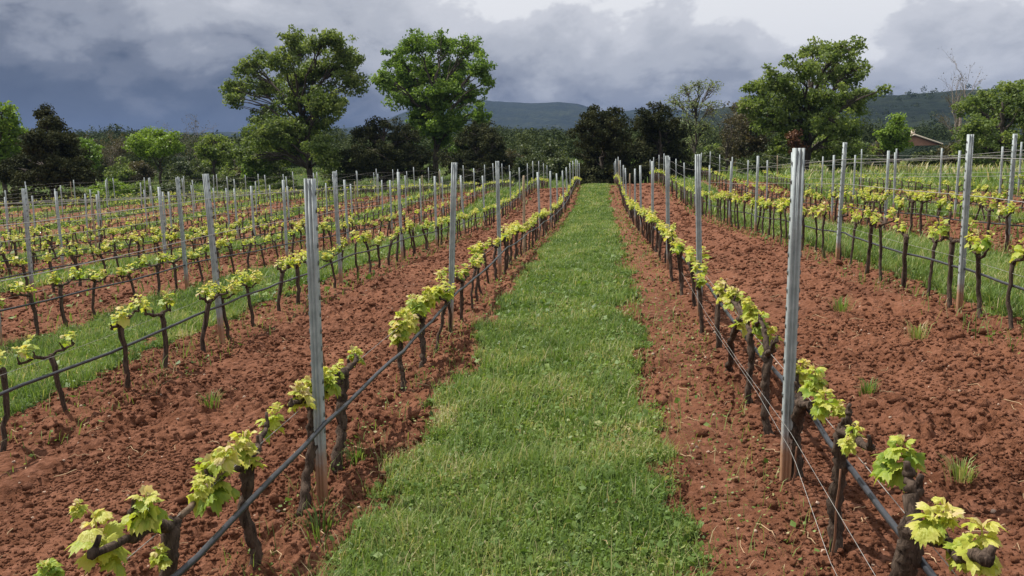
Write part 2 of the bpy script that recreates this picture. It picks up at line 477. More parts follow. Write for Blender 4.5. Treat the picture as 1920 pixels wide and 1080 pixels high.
def build_ground():
    xp = spaced([(0, .011), (2.6, .012), (4.5, .024), (8, .06), (14, .16), (30, .7), (60, 3), (170, 8)])
    xs = np.concatenate([-xp[::-1][:-1], xp])
    ys = np.concatenate([np.arange(-150, 0, 15.), spaced([(0, .25), (2.3, .011), (4, .013), (7, .026), (12, .06), (20, .14), (35, .3), (62, .8), (90, 3), (170, 8)])])
    X, Y = np.meshgrid(xs, ys); x = X.ravel(); y = Y.ravel()
    z, g, lump = relief(x, y)
    V = np.stack([x, y, z], 1); nx, ny = len(xs), len(ys)
    i = (np.arange(ny - 1)[:, None] * nx + np.arange(nx - 1)[None]).ravel()
    Q = np.stack([i, i + 1, i + nx + 1, i + nx], 1)
    print('ground verts', len(V))
    o = put('ground', raw_mesh('ground', V, Q, None, M['ground'], None, True, {'grass': g, 'lump': lump}))
    tag(o, 'red clay soil of the vineyard with grassy alleys between rows', 'ground', kind='structure')


def build_hills():
    az1 = np.radians(np.concatenate([np.arange(-180, -50, 6), np.arange(-50, 40, .22), np.arange(40, 180.1, 6)]))
    d = np.concatenate([np.linspace(130, 600, 60), np.linspace(615, 1500, 50), np.linspace(1530, 3600, 70), [3800]])
    A, D = np.meshgrid(az1, d); x = D * np.sin(A); y = D * np.cos(A)
    pxs = lambda px: np.array([math.atan2(*(at(q, 300, 100)[[0, 1]])) for q in px])
    def ridge(px, py, dist, w0, w1):
        aa = pxs(px); e = []
        for q, r in zip(px, py):
            P = at(q, r, 100); e.append(P[2] / math.hypot(P[0], P[1]))
        e = np.interp(A, np.concatenate([[-3.2], aa, [3.2]]), np.concatenate([[0.03], e, [0.03]]))
        w = np.where(D < dist, w0, w1)
        return e * dist * np.exp(-((D - dist) / w) ** 2)
    z = -1.5 + 0.0 * D + smooth((D - 130) / 300) * 3
    r1 = ridge([0, 200, 500, 700, 900, 980, 1060, 1130, 1250, 1400, 1600, 1800, 1920], [272, 272, 272, 268, 262, 256, 262, 265, 270, 270, 270, 270, 270], 420, 170, 250)
    r2 = ridge([0, 400, 700, 900, 1100, 1180, 1240, 1300, 1350, 1420, 1520, 1620, 1700, 1760, 1920], [262, 262, 262, 256, 250, 235, 225, 204, 198, 196, 192, 188, 190, 189, 196], 1050, 380, 500)
    r3 = ridge([0, 300, 450, 560, 640, 700, 800, 905, 950, 1000, 1050, 1085, 1110, 1140, 1165, 1190, 1240, 1400, 1920], [252, 250, 249, 247, 243, 236, 200, 190, 193, 196, 194, 198, 206, 216, 212, 208, 206, 215, 225], 2700, 750, 900)
    z = np.maximum(np.maximum(z, r1 + 1), np.maximum(r2, r3))
    amp = np.clip(z / 40, 0, 1) * smooth((D - 160) / 200)
    z = z + amp * (fbm(x / 60, y / 60, 4) * 6 + fbm(x / 22, y / 22, 2) * 4.0 + fbm(x / 300, y / 300, 3) * 55 * smooth((2650 - D) / 700))
    z = np.where(D < 131, -6, z); 
    V = np.stack([x.ravel(), y.ravel(), z.ravel()], 1); nx, ny = len(az1), len(d)
    i = (np.arange(ny - 1)[:, None] * nx + np.arange(nx - 1)[None]).ravel()
    Q = np.stack([i, i + 1, i + nx + 1, i + nx], 1)
    o = put('hills', raw_mesh('hills', V, Q, None, M['hills'], None, True))
    tag(o, 'low wooded hills and a blue mountain behind the vineyard', 'hills', kind='structure')
    return az1, d, z


build_ground()
AZ, DD, HZ = build_hills()


def hill_z(a, d):
    i = np.clip(np.searchsorted(AZ, a), 0, len(AZ) - 1); j = np.clip(np.searchsorted(DD, d), 0, len(DD) - 1); return HZ[j, i]


# ------------------------------------------------------------------ foliage primitives
def leaf_quads(C, size, rng, upbias=0.5, aspect=0.6, N=None):
    """one bent rhombic leaf (two triangles) per centre"""
    n = len(C)
    nrm = rng.normal(0, 1, (n, 3)) if N is None else N + rng.normal(0, .7, (n, 3))
    nrm[:, 2] += upbias; nrm /= np.linalg.norm(nrm, axis=1)[:, None] + 1e-9
    a = np.cross(nrm, rng.normal(0, 1, (n, 3))); a /= np.linalg.norm(a, axis=1)[:, None] + 1e-9; b = np.cross(nrm, a)
    s = (np.asarray(size) * rng.uniform(0.6, 1.3, n))[:, None]
    V = np.stack([C - a * s * .5, C + b * s * .5 * aspect - nrm * s * .1, C + a * s * .5, C - b * s * .5 * aspect - nrm * s * .1], 1).reshape(-1, 3)
    Q = np.arange(n * 4).reshape(-1, 4)
    T = np.concatenate([Q[:, [0, 1, 2]], Q[:, [0, 2, 3]]])
    return V, T


def tree(name, label, cat, base, lobes, dist, leafmat, barkmat, clump_n=18, leaves=60, leaf=0.2, clump_r=.6, trunk_r=.3, twig=.5, group=None, seed=1, depth=1.0, fill=0.5, tvar=0.25, sub=None, crown_from=0.25):
    """lobes: (px, py, rx, ry) of the crown's masses, in the photograph's pixels at the tree's own distance"""
    rng = np.random.default_rng(seed); base = np.asarray(base, float)
    root = empty(name, base); tag(root, label, cat, group)
    k = dist / F * 1.0; leaf = leaf * 1.12
    cs = np.array([at(l[0], l[1], dist) for l in lobes]); rx = np.array([l[2] * k for l in lobes]); rz = np.array([l[3] * k for l in lobes])
    mid = cs.mean(0); half = max(1e-3, np.abs(cs[:, 0] - mid[0]).max() + rx.mean())
    crown_top = (cs[:, 2] + rz).max()
    off = rng.uniform(-1, 1, len(cs)) * np.sqrt(np.clip(1 - ((cs[:, 0] - mid[0]) / half) ** 2, .05, 1)) * half * .75 * depth
    cs *= ((dist + off) / dist)[:, None]; mid[1] = dist
    tr = MB(); br = MB(); cr = MB()
    top = np.array([mid[0] * .6 + base[0] * .4, base[1], base[2] + (crown_top - base[2]) * .72])
    tp = curve_pts(base, top, 12, .12, rng); ur = np.linspace(1, .22, 12); ur[0] = 1.35
    tube(tr, tp - base, trunk_r * ur, 9, .06, rng)
    for c, ax, az in zip(cs, rx, rz):
        u = np.clip((c[2] - base[2]) / (top[2] - base[2]) * .62, crown_from, .95)
        i0 = min(10, int(u * 11)); s = tp[i0]
        e = c + np.array([0, 0, az * .3])
        L = np.linalg.norm(e - s)
        lp = curve_pts(s, e, 9, .022 * L ** .8, rng, bend=(0, 0, .12 * L)); r0 = trunk_r * (.28 + .25 * min(1, L / 6)) * (1 - .4 * u)
        tube(br, lp - base, np.linspace(r0, .03, 9), 6, .05, rng)
        n = max(4, int(1.7 * clump_n * (ax * az) / (rx.mean() * rz.mean())))
        dv = rng.normal(0, 1, (n, 3)); dv /= np.linalg.norm(dv, axis=1)[:, None]
        rad = rng.uniform(fill, 1.0, n)[:, None]
        cl = c + dv * rad * np.array([ax, (ax + az) * .5 * depth, az])
        lc = []
        for q, d1 in zip(cl, dv):
            cr_ = clump_r * rng.uniform(.55, 1.25); nl = int(leaves * rng.uniform(.6, 1.3) * (cr_ / clump_r) ** 1.5)
            g = rng.normal(0, 1, (nl, 3)); g /= np.linalg.norm(g, axis=1)[:, None]
            p = q + g * (rng.uniform(0, 1, nl) ** .45)[:, None] * np.array([cr_, cr_, cr_ * .7])
            V, T = leaf_quads(p, leaf, rng, .35, .7, g * .6)
            tint = np.clip(.5 + rng.normal(0, tvar * .6) + rng.normal(0, tvar * .5, nl), 0, 1)
            cr.add(V - base, None, T, np.repeat(tint, 4))
            if rng.random() < twig:
                j = rng.integers(3, 9); tp2 = curve_pts(lp[j], q, 5, .06, rng)
                tube(br, tp2 - base, np.linspace(.05, .015, 5), 4, 0, rng, False)
    tr.build('trunk', barkmat, root); br.build('branch_framework', barkmat, root)
    cr.build('crown', leafmat, root, smooth=False)
    return root


def bare_tree(name, label, base, height, spread, mat, seed, trunk_r=.18, levels=4, buds=None, group=None, first=.35):
    rng = np.random.default_rng(seed); base = np.asarray(base, float); root = empty(name, base); tag(root, label, 'tree', group)
    tr = MB(); br = MB(); tips = []
    tp = curve_pts((0, 0, 0), (spread * .05, 0, height * .55), 10, .05 * height / 8, rng)
    tube(tr, tp, np.linspace(trunk_r * 1.2, trunk_r * .55, 10), 8, .06, rng)
    def grow(p, d, L, r, lv):
        d = d / np.linalg.norm(d); e = p + d * L; pts = curve_pts(p, e, 6, .05 * L, rng, bend=(0, 0, .06 * L))
        tube(br, pts, np.linspace(r, r * .5, 6), 5, 0, rng, False)
        tips.append(pts[3:])
        if lv == 0: return
        for _ in range(rng.integers(2, 5)):
            q = pts[rng.integers(2, 6)]; nd = d + rng.normal(0, .42, 3) * np.array([spread / height * 2.2, spread / height * 2.2, .6]); nd[2] = abs(nd[2]) * .7 + .25
            grow(q, nd, L * rng.uniform(.5, .75), r * .5, lv - 1)
    for i in range(9):
        j = int(10 * first) + i * (9 - int(10 * first)) // 9
        d = np.array([rng.normal(0, 1) * spread / height, rng.normal(0, 1) * spread / height, 1.0])
        grow(tp[min(9, j)], d, height * rng.uniform(.26, .45), trunk_r * .4, levels - 1)
    tr.build('trunk', mat, root); br.build('branch_framework', mat, root)
    if buds:
        m_, n_, s_ = buds; P = np.concatenate(tips); C = P[rng.integers(0, len(P), n_)] + rng.normal(0, .18, (n_, 3))
        V, T = leaf_quads(C, s_, rng, .3); cr = MB(); cr.add(V, None, T, np.repeat(np.clip(rng.normal(.5, .25, n_), 0, 1), 4)); cr.build('crown', m_, root, smooth=False)
    return root


# ------------------------------------------------------------------ grape leaves and vines
def grape_leaf_template(detail):
    """outline of a five lobed leaf, stalk at the origin, tip along +y; detail 2 close up, 1 middle, 0 far"""
    key = [(0, 1.0), (14, .88), (30, .74), (44, .86), (58, .93), (72, .84), (88, .68), (104, .76), (122, .78), (142, .66), (160, .52), (174, .10)]
    if detail == 0:
        key = [(0, 1.0), (32, .72), (58, .92), (110, .72), (150, .55)]
    if detail == 1:
        key = [(0, 1.0), (28, .74), (56, .93), (88, .68), (120, .78), (160, .5)]
    if detail == 2:
        k2 = []
        for (a, r), (b, q) in zip(key[:-1], key[1:]):
            k2 += [(a, r * 1.04), ((a + b) / 2, (r + q) / 2 * .90)]
        key = k2 + [key[-1]]
    R = [(a, r) for a, r in key]; L = [(-a, r) for a, r in key[1:]][::-1]
    pts = L + R
    ang = np.radians([a for a, _ in pts]); r = np.array([q for _, q in pts])
    o = np.stack([np.sin(ang) * r * 1.02, np.cos(ang) * r + .18], 1)
    rings = [o] if detail < 2 else [o * .5 + np.array([0, .06]), o]
    return rings


LT = {k: grape_leaf_template(k) for k in (0, 1, 2)}


def add_leaf(mb, origin, direction, normal, size, detail, rng, tint, cup=None):
    d = direction / np.linalg.norm(direction); n = normal - d * (normal @ d); n /= np.linalg.norm(n) + 1e-9; s = np.cross(d, n)
    rings = LT[detail]; cup = rng.uniform(.5, 1.5) if cup is None else cup
    fold = rng.uniform(-.1, .35); wave = rng.normal(0, .09 if detail == 2 else .04)
    V = [origin + d * size * .12]; tt = [tint - .06]; ph = rng.uniform(0, 6)
    for ri, ring in enumerate(rings):
        x, y = ring[:, 0], ring[:, 1]; rr = x * x + (y - .15) ** 2
        z = -cup * rr * .6 + fold * np.abs(x) + wave * np.sin(5 * np.arctan2(x, y) + ph) * (1 + 2 * rr) + (rng.normal(0, .022, len(x)) if detail == 2 else 0)
        V.append(origin + (x[:, None] * s + y[:, None] * d + z[:, None] * n) * size)
        tt.append(np.clip(tint + (.10 if ri == len(rings) - 1 else -.02) + rng.normal(0, .04, len(x)), 0, 1))
    V = np.concatenate([np.atleast_2d(v) for v in V]); m = len(rings[0])
    T = [(0, 1 + k, 2 + k) for k in range(m - 1)]; Q = []
    if len(rings) == 2:
        Q = [(1 + k, 1 + m + k, 2 + m + k, 2 + k) for k in range(m - 1)]
    mb.add(V, Q, T, np.concatenate([np.atleast_1d(q) for q in tt]))


def cluster(mb, stem, c, size, detail, rng, n=None):
    """one young shoot: short green stalk carrying a rosette of leaves, smallest at the tip"""
    c = np.asarray(c, float); size = size * .74; n = n or rng.integers(14, 20); a0 = rng.uniform(0, 6.28)
    lean = np.array([rng.normal(0, .25), rng.normal(0, .25), 1.0]); lean /= np.linalg.norm(lean)
    b = c - lean * size * .55
    if stem is not None:
        tube(stem, curve_pts(b, c + lean * size * .3, 5, .004, rng), np.linspace(.0045, .002, 5), 5, 0, rng, True, .75)
    hue = rng.normal(0, .13)
    for i in range(n):
        f = i / max(1, n - 1); az = a0 + i * 2.4 + rng.normal(0, .3)
        out = np.array([math.cos(az), math.sin(az), 0]); el = rng.uniform(-.75, .15) + f * .9
        d = out * math.cos(el) + np.array([0, 0, math.sin(el)]); nr = np.array([0, 0, 1.0]) + out * .45 * (1 - f) + rng.normal(0, .25, 3)
        o = b + lean * size * (.1 + .8 * f) + out * size * .12 + rng.normal(0, .06 * size, 3)
        ls = size * ((.45 if detail == 2 else .55) - .26 * f) * rng.uniform(.7, 1.25)
        add_leaf(mb, o, d, nr, ls, detail, rng, float(np.clip(.34 + hue + .36 * f + rng.normal(0, .17), 0, 1)))
    for i in range(2):
        add_leaf(mb, c + lean * size * .3, lean + rng.normal(0, .4, 3), rng.normal(0, 1, 3), size * .17, min(detail, 1), rng, .95, 1.0)


def knob(mb, c, r, rng, sides=8):
    P = np.array(c) + np.linspace(-1, 1, 5)[:, None] * np.array([0, 0, 1]) * r
    tube(mb, P + rng.normal(0, r * .15, (5, 3)), r * np.array([.55, .95, 1.05, .9, .5]), sides, .15, rng)


def vine_parts(rng, detail, h=.46, lean=(0, 0), arms=None, clumps=None, tr=.021, extra=None):
    """returns meshes data: trunk, list of arms, list of (leaf, stem) clusters. local origin = foot of the trunk"""
    trunk = MB(); sides = 12 if detail == 2 else 6 if detail == 1 else 4
    n = 30 if detail == 2 else 9 if detail == 1 else 4
    top = np.array([lean[0], lean[1], h]); P = curve_pts((0, 0, -.05), top, n, .0028 if detail == 2 else .006, rng, bend=(rng.normal(0, .03), rng.normal(0, .06), 0))
    if detail == 2:
        w = np.cumsum(rng.normal(0, .0042, (n, 2)), 0); P[:, :2] += w - np.linspace(0, 1, n)[:, None] * w[-1]
    R = tr * (1.0 + .45 * np.exp(-np.linspace(0, 6, n)) + .22 * np.linspace(0, 1, n) ** 3) * (1 + rng.normal(0, .06 if detail else 0, n))
    tube(trunk, P, R, sides, .13 if detail == 2 else .08, rng); top = P[-1]
    if detail: knob(trunk, top, tr * 1.12, rng, sides)
    am = []
    if arms is None:
        sgn = rng.choice([-1, 1]); arms = [(0, sgn * rng.uniform(.22, .34), rng.uniform(0, .07))]
        if rng.random() < .75: arms.append((0, -sgn * rng.uniform(.12, .24), rng.uniform(0, .08)))
    pts = [top + np.array([0, 0, .02])]
    for a in arms:
        a = np.asarray(a, float); m = MB(); e = top + a; na = 9 if detail == 2 else 5 if detail == 1 else 3
        ap = curve_pts(top, e, na, .008 if detail else 0, rng, bend=(0, 0, rng.uniform(-.03, .05)))
        tube(m, ap, np.linspace(tr * .82, tr * .45, na) * (1 + rng.normal(0, .08, na)), sides, .09 if detail else 0, rng)
        if detail:
            for f in (.5, 1.0):
                q = ap[int(f * (na - 1))]; knob(m, q + [0, 0, .006], tr * .62, rng, 7)
                s = q + [rng.normal(0, .012), rng.normal(0, .015), rng.uniform(.03, .06)]
                tube(m, curve_pts(q, s, 4, .002, rng), np.linspace(tr * .42, tr * .30, 4), 6, .05, rng)
        am.append(m); pts += [ap[na // 2] + [0, 0, .03], ap[-1] + [0, 0, .03]] + ([ap[int(na * .75)] + [0, 0, .03]] if detail == 1 else [])
    cl = []
    if clumps is None:
        clumps = []
        for q in pts:
            if rng.random() < (.85 if detail else .75):
                s = rng.uniform(.08, .145); clumps.append((*(q + [rng.normal(0, .025), rng.normal(0, .03), s * .45 + .01]), s))
    for c in clumps:
        lm = MB(); sm = MB() if detail == 2 else None
        cluster(lm, sm, c[:3], c[3], detail, rng, n=None if detail == 2 else rng.integers(6, 9) if detail == 1 else 4)
        cl.append((lm, sm))
    return trunk, am, cl


ORD = ['', 'first', 'second', 'third', 'fourth', 'fifth', 'sixth', 'seventh', 'eighth', 'ninth', 'tenth', 'eleventh', 'twelfth', 'thirteenth', 'fourteenth', 'fifteenth']


def row_words(side, i):
    s = 'left' if side == 'L' else 'right'
    if i == 0: return f'row along the path\'s {s}'
    return f'{ORD[i + 1]} row {s} of the path'


# ------------------------------------------------------------------ near vines, each as the photograph shows it
# (row x, y of foot, trunk height, lean, arms, clumps in world y/z relative to the foot (dx, dy, dz, size))
def P1(px, py, x):
    r = FW + RT * (px - 960) / F + UP * (540 - py) / F
    return r * x / r[0]


def near_vine(px, py, x, tpx, tpy, arms, clumps, label, seed, tr=.022, canes=()):
    """arms, clumps and canes are points seen at px, py on the vertical plane of the row"""
    rng = np.random.default_rng(seed)
    foot = P1(px, py, x); foot[2] = float(G(x, foot[1])) + .02
    top = P1(tpx, tpy, x)
    l = top - foot
    root = empty('grape_vine', foot); tag(root, label, 'grape vine', 'grape vines trained along the wires')
    A = [tuple(P1(a, b, x + rng.normal(0, .015)) - top) for a, b in arms]
    C = []
    for c in clumps:
        q = P1(c[0], c[1], x + rng.normal(0, .03)) - foot; C.append((*q, c[2] * np.linalg.norm(q + foot) / F))
    t, am, cl = vine_parts(rng, 2, l[2], (l[0], l[1]), A, C, tr)
    t.build('trunk', M['vine_bark'], root)
    for m in am: m.build('arm', M['vine_bark'], root)
    for (a, b, c, d) in canes:
        m = MB(); p0 = P1(a, b, x) - foot; p1 = P1(c, d, x) - foot
        tube(m, curve_pts(p0, p1, 8, .005, rng), np.linspace(.0125, .0095, 8), 8, .05, rng); m.build('cane', M['cane'], root)
    for lm, sm in cl:
        o = lm.build('leafy_shoot', M['vine_leaf'], root); sm.build('stalk', M['vine_leaf'], o)
    return foot[1]


XL, XR = -1.47, .93
near_L = [
    near_vine(325, 1175, XL, 322, 985, [(248, 965), (175, 1040)], [(182, 1000, 118), (275, 945, 88), (300, 1038, 44), (90, 1066, 60), (145, 950, 34)], 'bent grape vine with broad drooping leaves at the photo\'s lower left corner', 21, .024, [(338, 968, 430, 872)]),
    near_vine(480, 1078, XL, 466, 868, [(395, 900), (500, 800)], [(398, 885, 92), (452, 832, 74), (425, 850, 66), (512, 780, 66), (470, 850, 60), (380, 905, 56)], 'grape vine with curled knobby arm, just nearer than the ribbed post left of the path', 22, .022),
    near_vine(570, 968, XL, 582, 752, [(545, 760), (625, 715)], [(562, 735, 64), (585, 722, 54), (612, 705, 56), (632, 690, 52)], 'dark grape vine standing right beside the ribbed post left of the path', 23, .022),
    near_vine(634, 884, XL, 645, 700, [(668, 676), (615, 735)], [(664, 662, 44), (625, 700, 40)], 'stout grape vine with small leaf cap, just beyond the ribbed post left of the path', 24, .026),
    near_vine(752, 757, XL, 750, 645, [(757, 610)], [(752, 598, 62), (745, 620, 50), (775, 572, 52), (768, 600, 44)], 'lone straight vine after the gap, two leaf tufts, left of the path', 25, .017),
    near_vine(787, 706, XL, 793, 595, [(770, 590), (812, 560)], [(780, 565, 46), (800, 552, 46), (820, 545, 42)], 'short dark vine just beyond the gap in the row left of the path', 26, .02),
]
near_R = [
    near_vine(1712, 1230, XR, 1712, 985, [(1850, 1052), (1704, 890)], [(1688, 850, 92), (1760, 968, 96), (1832, 1010, 108), (1800, 1040, 50), (1655, 868, 50)], 'gnarled thick vine with upright cut stump at the photo\'s lower right corner', 31, .031),
    near_vine(1568, 1078, XR, 1578, 812, [(1632, 842), (1592, 775)], [(1600, 812, 52), (1525, 1022, 60), (1515, 985, 36), (1590, 830, 30)], 'grape vine with dark forked head, second from the photo\'s lower right corner', 32, .024),
    near_vine(1492, 955, XR, 1502, 755, [(1555, 765), (1492, 715)], [(1500, 692, 60), (1528, 705, 62), (1545, 745, 58), (1572, 765, 44), (1475, 915, 30)], 'leaning vine whose leaves top the right ribbed post\'s near side', 33, .024),
    near_vine(1441, 838, XR, 1440, 665, [(1455, 640), (1425, 600)], [(1442, 628, 54), (1425, 600, 48), (1400, 770, 28)], 'grape vine just behind the ribbed post right of the path', 34, .022),
    near_vine(1406, 780, XR, 1408, 625, [(1425, 600), (1385, 570)], [(1408, 575, 52), (1395, 598, 42), (1385, 555, 44)], 'thin grape vine second behind the ribbed post right of the path', 35, .018),
    near_vine(1366, 728, XR, 1390, 595, [(1360, 545)], [(1372, 552, 44), (1355, 540, 42)], 'slanting vine with a kinked trunk, third behind the right ribbed post', 36, .02),
]

# ------------------------------------------------------------------ all the other vines
VINE_MESH = []
rngv = np.random.default_rng(5)
for k in range(22):
    t, am, cl = vine_parts(rngv, 1, .46 + rngv.normal(0, .025), (rngv.normal(0, .035), rngv.normal(0, .085)), tr=rngv.uniform(.014, .024))
    leaf = MB()
    for lm, _ in cl: V, Q, T, ti = lm.arrays(); leaf.add(V, Q, T, ti)
    VINE_MESH.append((t.mesh('vine_trunk', M['vine_bark']), [a.mesh('vine_arm', M['vine_bark']) for a in am], [lm.mesh('vine_shoot', M['vine_leaf']) for lm, _ in cl]))
FAR_ARR = []
for k in range(8):
    t, am, cl = vine_parts(rngv, 0, .46, (0, rngv.normal(0, .04)))
    w = MB(); lf = MB()
    for a in [t] + am: w.add(*a.arrays())
    for lm, _ in cl: lf.add(*lm.arrays())
    FAR_ARR.append((w.arrays(), lf.arrays()))

spots = []
for side, i, x in ROWS:
    r = np.random.default_rng(100 + i + (50 if side == 'R' else 0))
    y = 2.9 + r.uniform(0, .6)
    if i == 0: y = 7.0 if side == 'L' else 6.75
    if (side, i) == ('L', 1): y = 4.62
    if (side, i) == ('R', 1): y = 7.03 - 3 * .64
    while y < y_end(x) - .5:
        xx = x + r.normal(0, .025); zz = float(G(xx, y)); P = np.array([xx, y, zz + .4]); px, py, d = proj(P)
        if -70 < px < 1990 and d > 1 and (r.random() > .035 or (i < 2 and y < 14)): spots.append((d, side, i, xx, y, zz, r.uniform()))
        y += .635 * (1 + r.normal(0, .03 if i < 2 and y < 14 else .07))
spots.sort(key=lambda s: s[0])
N_IND = 300 - 12
count = {}
far_w, far_l = MB(), MB()
for n, (d, side, i, xx, yy, zz, q) in enumerate(spots):
    hs = {('R', 1): 1.25, ('R', 2): 1.2}.get((side, i), 1.0 + .05 * (i > 0)) * (.92 + .16 * q); sc = 1 + .12 * (q - .5)
    ang = (math.pi if int(q * 1000) % 2 else 0) + (q - .5) * .5
    if n < N_IND:
        px = proj((xx, yy, zz + .4))[0]
        c = count.get((side, i), 6 if i == 0 else 0) + (1 if 0 < px < 1920 else 0); count[(side, i)] = c
        root = empty('grape_vine', (xx, yy, zz - .01), ang); root.scale = (sc, sc, hs)
        rw = row_words(side, i)
        if px <= 0 or px >= 1920: lb = f'grape vine at the picture\'s edge, {rw}'
        elif c <= 12: lb = f'leafing grape vine, {ORD[max(1, c)]} from the near end, {rw}'
        else: lb = f'small grape vine in the far stretch of the {rw}'
        tag(root, lb, 'grape vine', 'grape vines trained along the wires')
        tm, ams, cls = VINE_MESH[int(q * 997) % 22]
        put('trunk', tm, root)
        for a in ams: put('arm', a, root)
        for s in cls: put('leafy_shoot', s, root)
    else:
        w, lf = FAR_ARR[int(q * 997) % 8]
        for (V, Q, T, ti), dst in ((w, far_w), (lf, far_l)):
            ca, sa = math.cos(ang), math.sin(ang)
            V2 = np.stack([V[:, 0] * ca - V[:, 1] * sa, V[:, 0] * sa + V[:, 1] * ca, V[:, 2] * hs], 1) * np.array([sc, sc, 1])
            dst.add(V2 + np.array([xx, yy, zz]), Q, T, ti)
print('vines', len(spots))
me = far_w.mesh('distant_vines', M['vine_bark'])
Vw, Qw, Tw, tw = far_w.arrays(); Vl, Ql, Tl, tl = far_l.arrays()
mb = MB(); mb.add(Vw, Qw, Tw, tw)
nw = (0 if Qw is None else len(Qw)), (0 if Tw is None else len(Tw))
mb.add(Vl, Ql, Tl, tl)
V, Q, T, ti = mb.arrays()
me = raw_mesh('distant_vines', V, Q, T, M['vine_bark'], ti, False); me.materials.append(M['vine_leaf'])
nQ = len(Q) if Q is not None else 0; mi = np.zeros(len(me.polygons), np.int32)
mi[nw[0]:nQ] = 1; mi[nQ + nw[1]:] = 1
me.polygons.foreach_set('material_index', mi)
o = put('distant_vines', me); tag(o, 'rows of budding vines far down the vineyard, too small to tell apart', 'grape vines', kind='stuff')


# ------------------------------------------------------------------ trellis posts
def post_mesh(detail, h=1.62):
    mb = MB(); rng = np.random.default_rng(3)
    if detail:
        w, dp = .029, .02
        out = [(-w, dp), (-w, -dp * .3), (-w * .8, -dp), (-w * .55, -dp), (-w * .42, -dp * .55), (-w * .18, -dp * .55), (-w * .1, -dp), (w * .1, -dp), (w * .18, -dp * .55), (w * .42, -dp * .55), (w * .55, -dp), (w * .8, -dp), (w, -dp * .3), (w, dp)]
        t = .003; inn = [(x * (1 - t / w * 1.2), y + t * (1 if y < dp else 0)) for x, y in out][::-1]
        prof = np.array(out + inn)
    else:
        prof = np.array([(-.026, .018), (-.027, -.012), (-.010, -.018), (.010, -.018), (.027, -.012), (.026, .018)])
    n = len(prof); zs = [-.15, .3, .8, 1.2, h]
    V = np.concatenate([np.column_stack([prof, np.full(n, z)]) for z in zs])
    Q = [(k * n + j, k * n + (j + 1) % n, (k + 1) * n + (j + 1) % n, (k + 1) * n + j) for k in range(len(zs) - 1) for j in range(n)]
    mb.add(V, Q)
    if detail:   # top edge of the open section
        b = (len(zs) - 1) * n; m = n // 2
        mb.Q.append(np.array([(b + j, b + j + 1, b + n - 2 - j, b + n - 1 - j) for j in range(m - 1)]))
    else:
        b = (len(zs) - 1) * n; mb.Q.append(np.array([(b, b + 1, b + 4, b + 5), (b + 1, b + 2, b + 3, b + 4)]))
    return mb


def hooks_mesh(h=1.62):
    mb = MB()
    for s in (-1, 1):
        for k in range(15):
            z = .35 + k * .085; x0 = s * .029
            box(mb, (min(x0, x0 + s * .004), -.004, z), (max(x0, x0 + s * .004), .006, z + .016))
            box(mb, (min(x0 + s * .004, x0 + s * .006), -.004, z + .006), (max(x0 + s * .004, x0 + s * .006), .006, z + .024))
    return mb


_pm = post_mesh(1); _nq = sum(len(q) for q in _pm.Q); _pm.add(*hooks_mesh().arrays()); POST_NEAR = _pm.mesh('steel_post', M['post'], False)
POST_NEAR.materials.append(mat_simple('worn_steel_hooks', (0.16, 0.17, 0.16), .6, .4, .3))
_mi = np.zeros(len(POST_NEAR.polygons), np.int32); _mi[_nq:] = 1; POST_NEAR.polygons.foreach_set('material_index', _mi)
POST_FAR = post_mesh(0).mesh('steel_post_simple', M['post'], False)
wm = MB(); tube(wm, curve_pts((0, 0, -.1), (.015, .01, 1.5), 8, .006), np.linspace(.03, .024, 8), 8, .05); WOOD = wm.mesh('wooden_stake', M['wood_post'])
tilts = {('L', 0, 0): (1.2, 0), ('L', 0, 1): (3.4, 0), ('R', 0, 0): (.9, .5), ('L', 3, 2): (1.6, 0)}
off0 = {('L', 0): 3.86, ('R', 0): 3.98, ('L', 1): 3.72, ('R', 1): 4.05, ('L', 2): 3.7, ('R', 2): 4.3, ('L', 3): 3.65}
seen_at = {('L', 0): [3.86, 7.82, 11.85, 15.81, 19.9], ('R', 0): [3.98, 7.99, 11.6, 15.8, 19.7], ('L', 1): [3.72, 7.63, 11.4, 15.05, 18.3], ('R', 1): [4.05, 8.03, 12.05, 14.99, 18.35],
           ('L', 2): [3.7, 7.6, 11.41, 15.4], ('L', 3): [3.65, 7.5, 11.31, 15.2], ('R', 2): [4.3, 8.4, 12.36, 17.5]}
npost = {}
posts = []
for side, i, x in ROWS:
    r = np.random.default_rng(300 + i + (50 if side == 'R' else 0)); k = 0; y = off0.get((side, i), 3.9 + r.normal(0, .25))
    while y < y_end(x):
        sa = seen_at.get((side, i), [])
        if k < len(sa): y = sa[k]
        xx = x + r.normal(0, .012); zz = float(G(xx, y)); px, py, d = proj((xx, y, zz + .9))
        if -60 < px < 1980: posts.append([d, side, i, k, xx, y, zz, r.uniform(), r.normal(0, 1), r.normal(0, 1), px])
        y += 3.96 + r.normal(0, .12); k += 1
posts.sort(key=lambda s: s[0])
